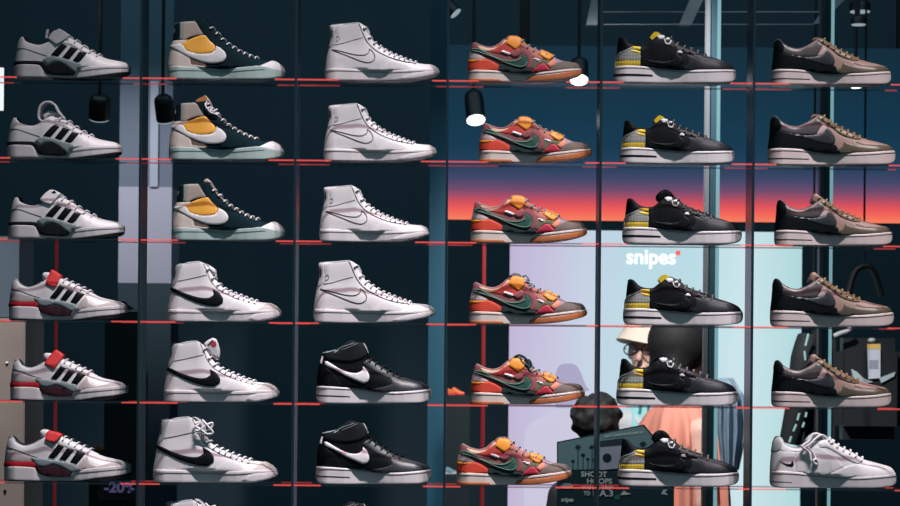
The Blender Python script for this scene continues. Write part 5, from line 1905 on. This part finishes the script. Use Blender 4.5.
def curly(hz, f):
    rnd_ = random.Random(3)
    out = []
    for i in range(150):
        u, v = rnd_.uniform(-1, 1), rnd_.uniform(0, 2 * math.pi)
        d = Vector((math.sqrt(1 - u * u) * math.cos(v), math.sqrt(1 - u * u) * math.sin(v), u))
        if d.z < -.5 or (d.y < -.45 and d.z < .35):
            continue
        p_ = Vector((0, .012, hz + .03)) + Vector((d.x * .098, d.y * .1, d.z * .1)) * f
        out.append([(p_.x, p_.y, p_.z, rnd_.uniform(.014, .022) * f)])
    out.append([(0, .02 * f, hz + .03 * f, .098 * f)])
    return out


def loose_top(hz, f, m):
    """wide loose top falling in folds from the neck over shoulders and arms"""
    prof = [(.062, .064, -.135), (.085, .08, -.165), (.13, .10, -.19), (.19, .125, -.215), (.245, .15, -.26), (.275, .175, -.34), (.285, .19, -.48), (.29, .2, -.62), (.295, .21, -.78)]
    pr = smooth3([tuple(p) for p in prof], 5)
    bm = bmesh.new()
    seg = 120
    rings = []
    for q in pr:
        t = max(0, min(1, (-.16 - q.z) / .16))
        ring = []
        for i in range(seg):
            a_ = 2 * math.pi * i / seg
            fo = .93 + t * (0.085 * math.sin(11 * a_ + 1.2 * math.sin(2 * a_) + q.z * 3) + 0.05 * math.sin(19 * a_ + 2))
            ring.append(bm.verts.new((q.x * .9 * f * math.cos(a_) * fo, .015 + q.y * .82 * f * math.sin(a_) * fo, hz + q.z * f)))
        rings.append(ring)
    for A_, B_ in zip(rings, rings[1:]):
        for i in range(seg):
            bm.faces.new((A_[i], A_[(i + 1) % seg], B_[(i + 1) % seg], B_[i]))
    return finish(bm, 'poncho', m, angle=85)


def denim_extra(rt, hz, f):
    """denim jacket slung over the right-hand shoulder, hanging in folds"""
    inv_r = (Matrix.Translation(rt.location) @ Matrix.Rotation(rt.rotation_euler.z, 4, 'Z')).inverted()
    Yd_ = 2.06
    n, mrows = 44, 26
    bm = bmesh.new()
    V = []
    lft = [(712, 378), (716, 400), (717, 430), (722, 474)]
    rgt = [(733, 378), (746, 398), (747, 432), (739, 470)]
    for i in range(mrows):
        t = i / (mrows - 1) * 3
        k_ = min(2, int(t))
        u_ = t - k_
        a_ = [lft[k_][q] + (lft[k_ + 1][q] - lft[k_][q]) * u_ for q in (0, 1)]
        b_ = [rgt[k_][q] + (rgt[k_ + 1][q] - rgt[k_][q]) * u_ for q in (0, 1)]
        row = []
        for j in range(n):
            u = j / (n - 1)
            fold = .02 * math.sin(u * 22 + t * .8 + math.sin(t)) * min(1, t)
            p_ = P(a_[0] + (b_[0] - a_[0]) * u, a_[1] + (b_[1] - a_[1]) * u, Yd_ + fold + .05 * (2 * u - 1) ** 2 + max(0, .7 - t) * .12)
            row.append(bm.verts.new(inv_r @ p_))
        V.append(row)
    for i in range(mrows - 1):
        for j in range(n - 1):
            bm.faces.new((V[i][j], V[i][j + 1], V[i + 1][j + 1], V[i + 1][j]))
    bmesh.ops.solidify(bm, geom=list(bm.faces), thickness=.012)
    link('denim_jacket', finish(bm, 'denim_jacket', denim, angle=80), None, rt)


person((648, 351), 3.05, -.4, 'person in a cream bucket hat and glasses looking down in front of the lightbox', 1.7, skin1, whs, dtr, hairb, dark_crop, extra=hat_extra)
person((684, 352), 2.45, math.pi - 1.2, 'person with black hair seen from behind, in loose peach top with blue denim', 1.65, skin1, peach, dtr, hairb, full_round, extra=denim_extra, drape=loose_top)
person((598, 428), 2.1, math.pi - .5, 'person with curly black hair seen from behind above the dark poster', 1.4, skin2, mat('dark_jumper', (30, 34, 40), .85), dtr, hairb, curly, shoulder=.17)

# ------------------------------------------------------------------ light
w = bpy.data.worlds.new('world')
SC.world = w
w.use_nodes = True
w.node_tree.nodes['Background'].inputs['Color'].default_value = (0.19, 0.44, 0.52, 1)
w.node_tree.nodes['Background'].inputs['Strength'].default_value = 0.42


def spot(name, loc, aim, power, color, size=70, blend=.4, radius=.02):
    d = bpy.data.lights.new(name, 'SPOT')
    d.energy = power
    d.color = color
    d.spot_size = math.radians(size)
    d.spot_blend = blend
    d.shadow_soft_size = radius
    o = bpy.data.objects.new(name, d)
    COL.objects.link(o)
    o.location = loc
    o.rotation_euler = (Vector(aim) - Vector(loc)).to_track_quat('-Z', 'Y').to_euler()
    return o


warm = (1.0, .91, .935)
for i in range(6):
    x_ = -1.05 + .42 * i
    spot('window_spot', (x_ + .85, -1.05, 4.55), (x_, -.24, .8), 300, warm, 36, 1.0, .03)
spot('people_fill', (.35, 1.0, 3.1), (.72, 2.5, 1.3), 340, (1, .95, .92), 56, .7, .05)  # added lamp, no fitting modelled; brightens the people
spot('column_fill', (.3, .6, 3.7), (0, 2.4, 1.7), 60, (.5, .85, 1.0), 26, .8, .05)  # unseen extra lamp that lifts the teal column
spot('poster_fill', (.2, .3, 3.0), (.47, 1.1, 1.1), 60, (.95, 1, 1), 18, .8, .04)  # added only to brighten the poster lettering
spot('truss_fill', (.9, 1.2, 3.0), (.9, 2.1, 2.75), 9, (.8, .95, 1), 90, .8, .05)  # unseen fill, added so the truss shows
spot('pillar_fill', (-1.5, 2.2, 3.0), (-1.17, 3.6, 2.05), 130, (1, .86, .86), 40, 1.0, .04)  # unseen lamp put in for the warm glow on the pillar
spot('plinth_fill', (-1.3, .4, 3.1), (-1.65, 1.5, 1.3), 180, (1, .92, .88), 40, .8, .05)  # extra unseen lamp, brightens the pale cabinet
ad = bpy.data.lights.new('back_wall_fill', 'AREA')  # added unseen fill that lifts the dark back wall
ad.energy = 50
ad.color = (.55, .84, 1.0)
ad.shape = 'RECTANGLE'
ad.size, ad.size_y = 5, 2.4
ao = bpy.data.objects.new('back_wall_fill', ad)
COL.objects.link(ao)
ao.location = (0, 2.6, 4.5)
ao.rotation_euler = (Vector((0, 6.2, 1.4)) - Vector(ao.location)).to_track_quat('-Z', 'Y').to_euler()

SC.view_settings.view_transform = 'Standard'
SC.view_settings.look = 'None'
SC.view_settings.gamma = 1.0
SC.view_settings.exposure = 0.0
SC.view_settings.use_curve_mapping = False
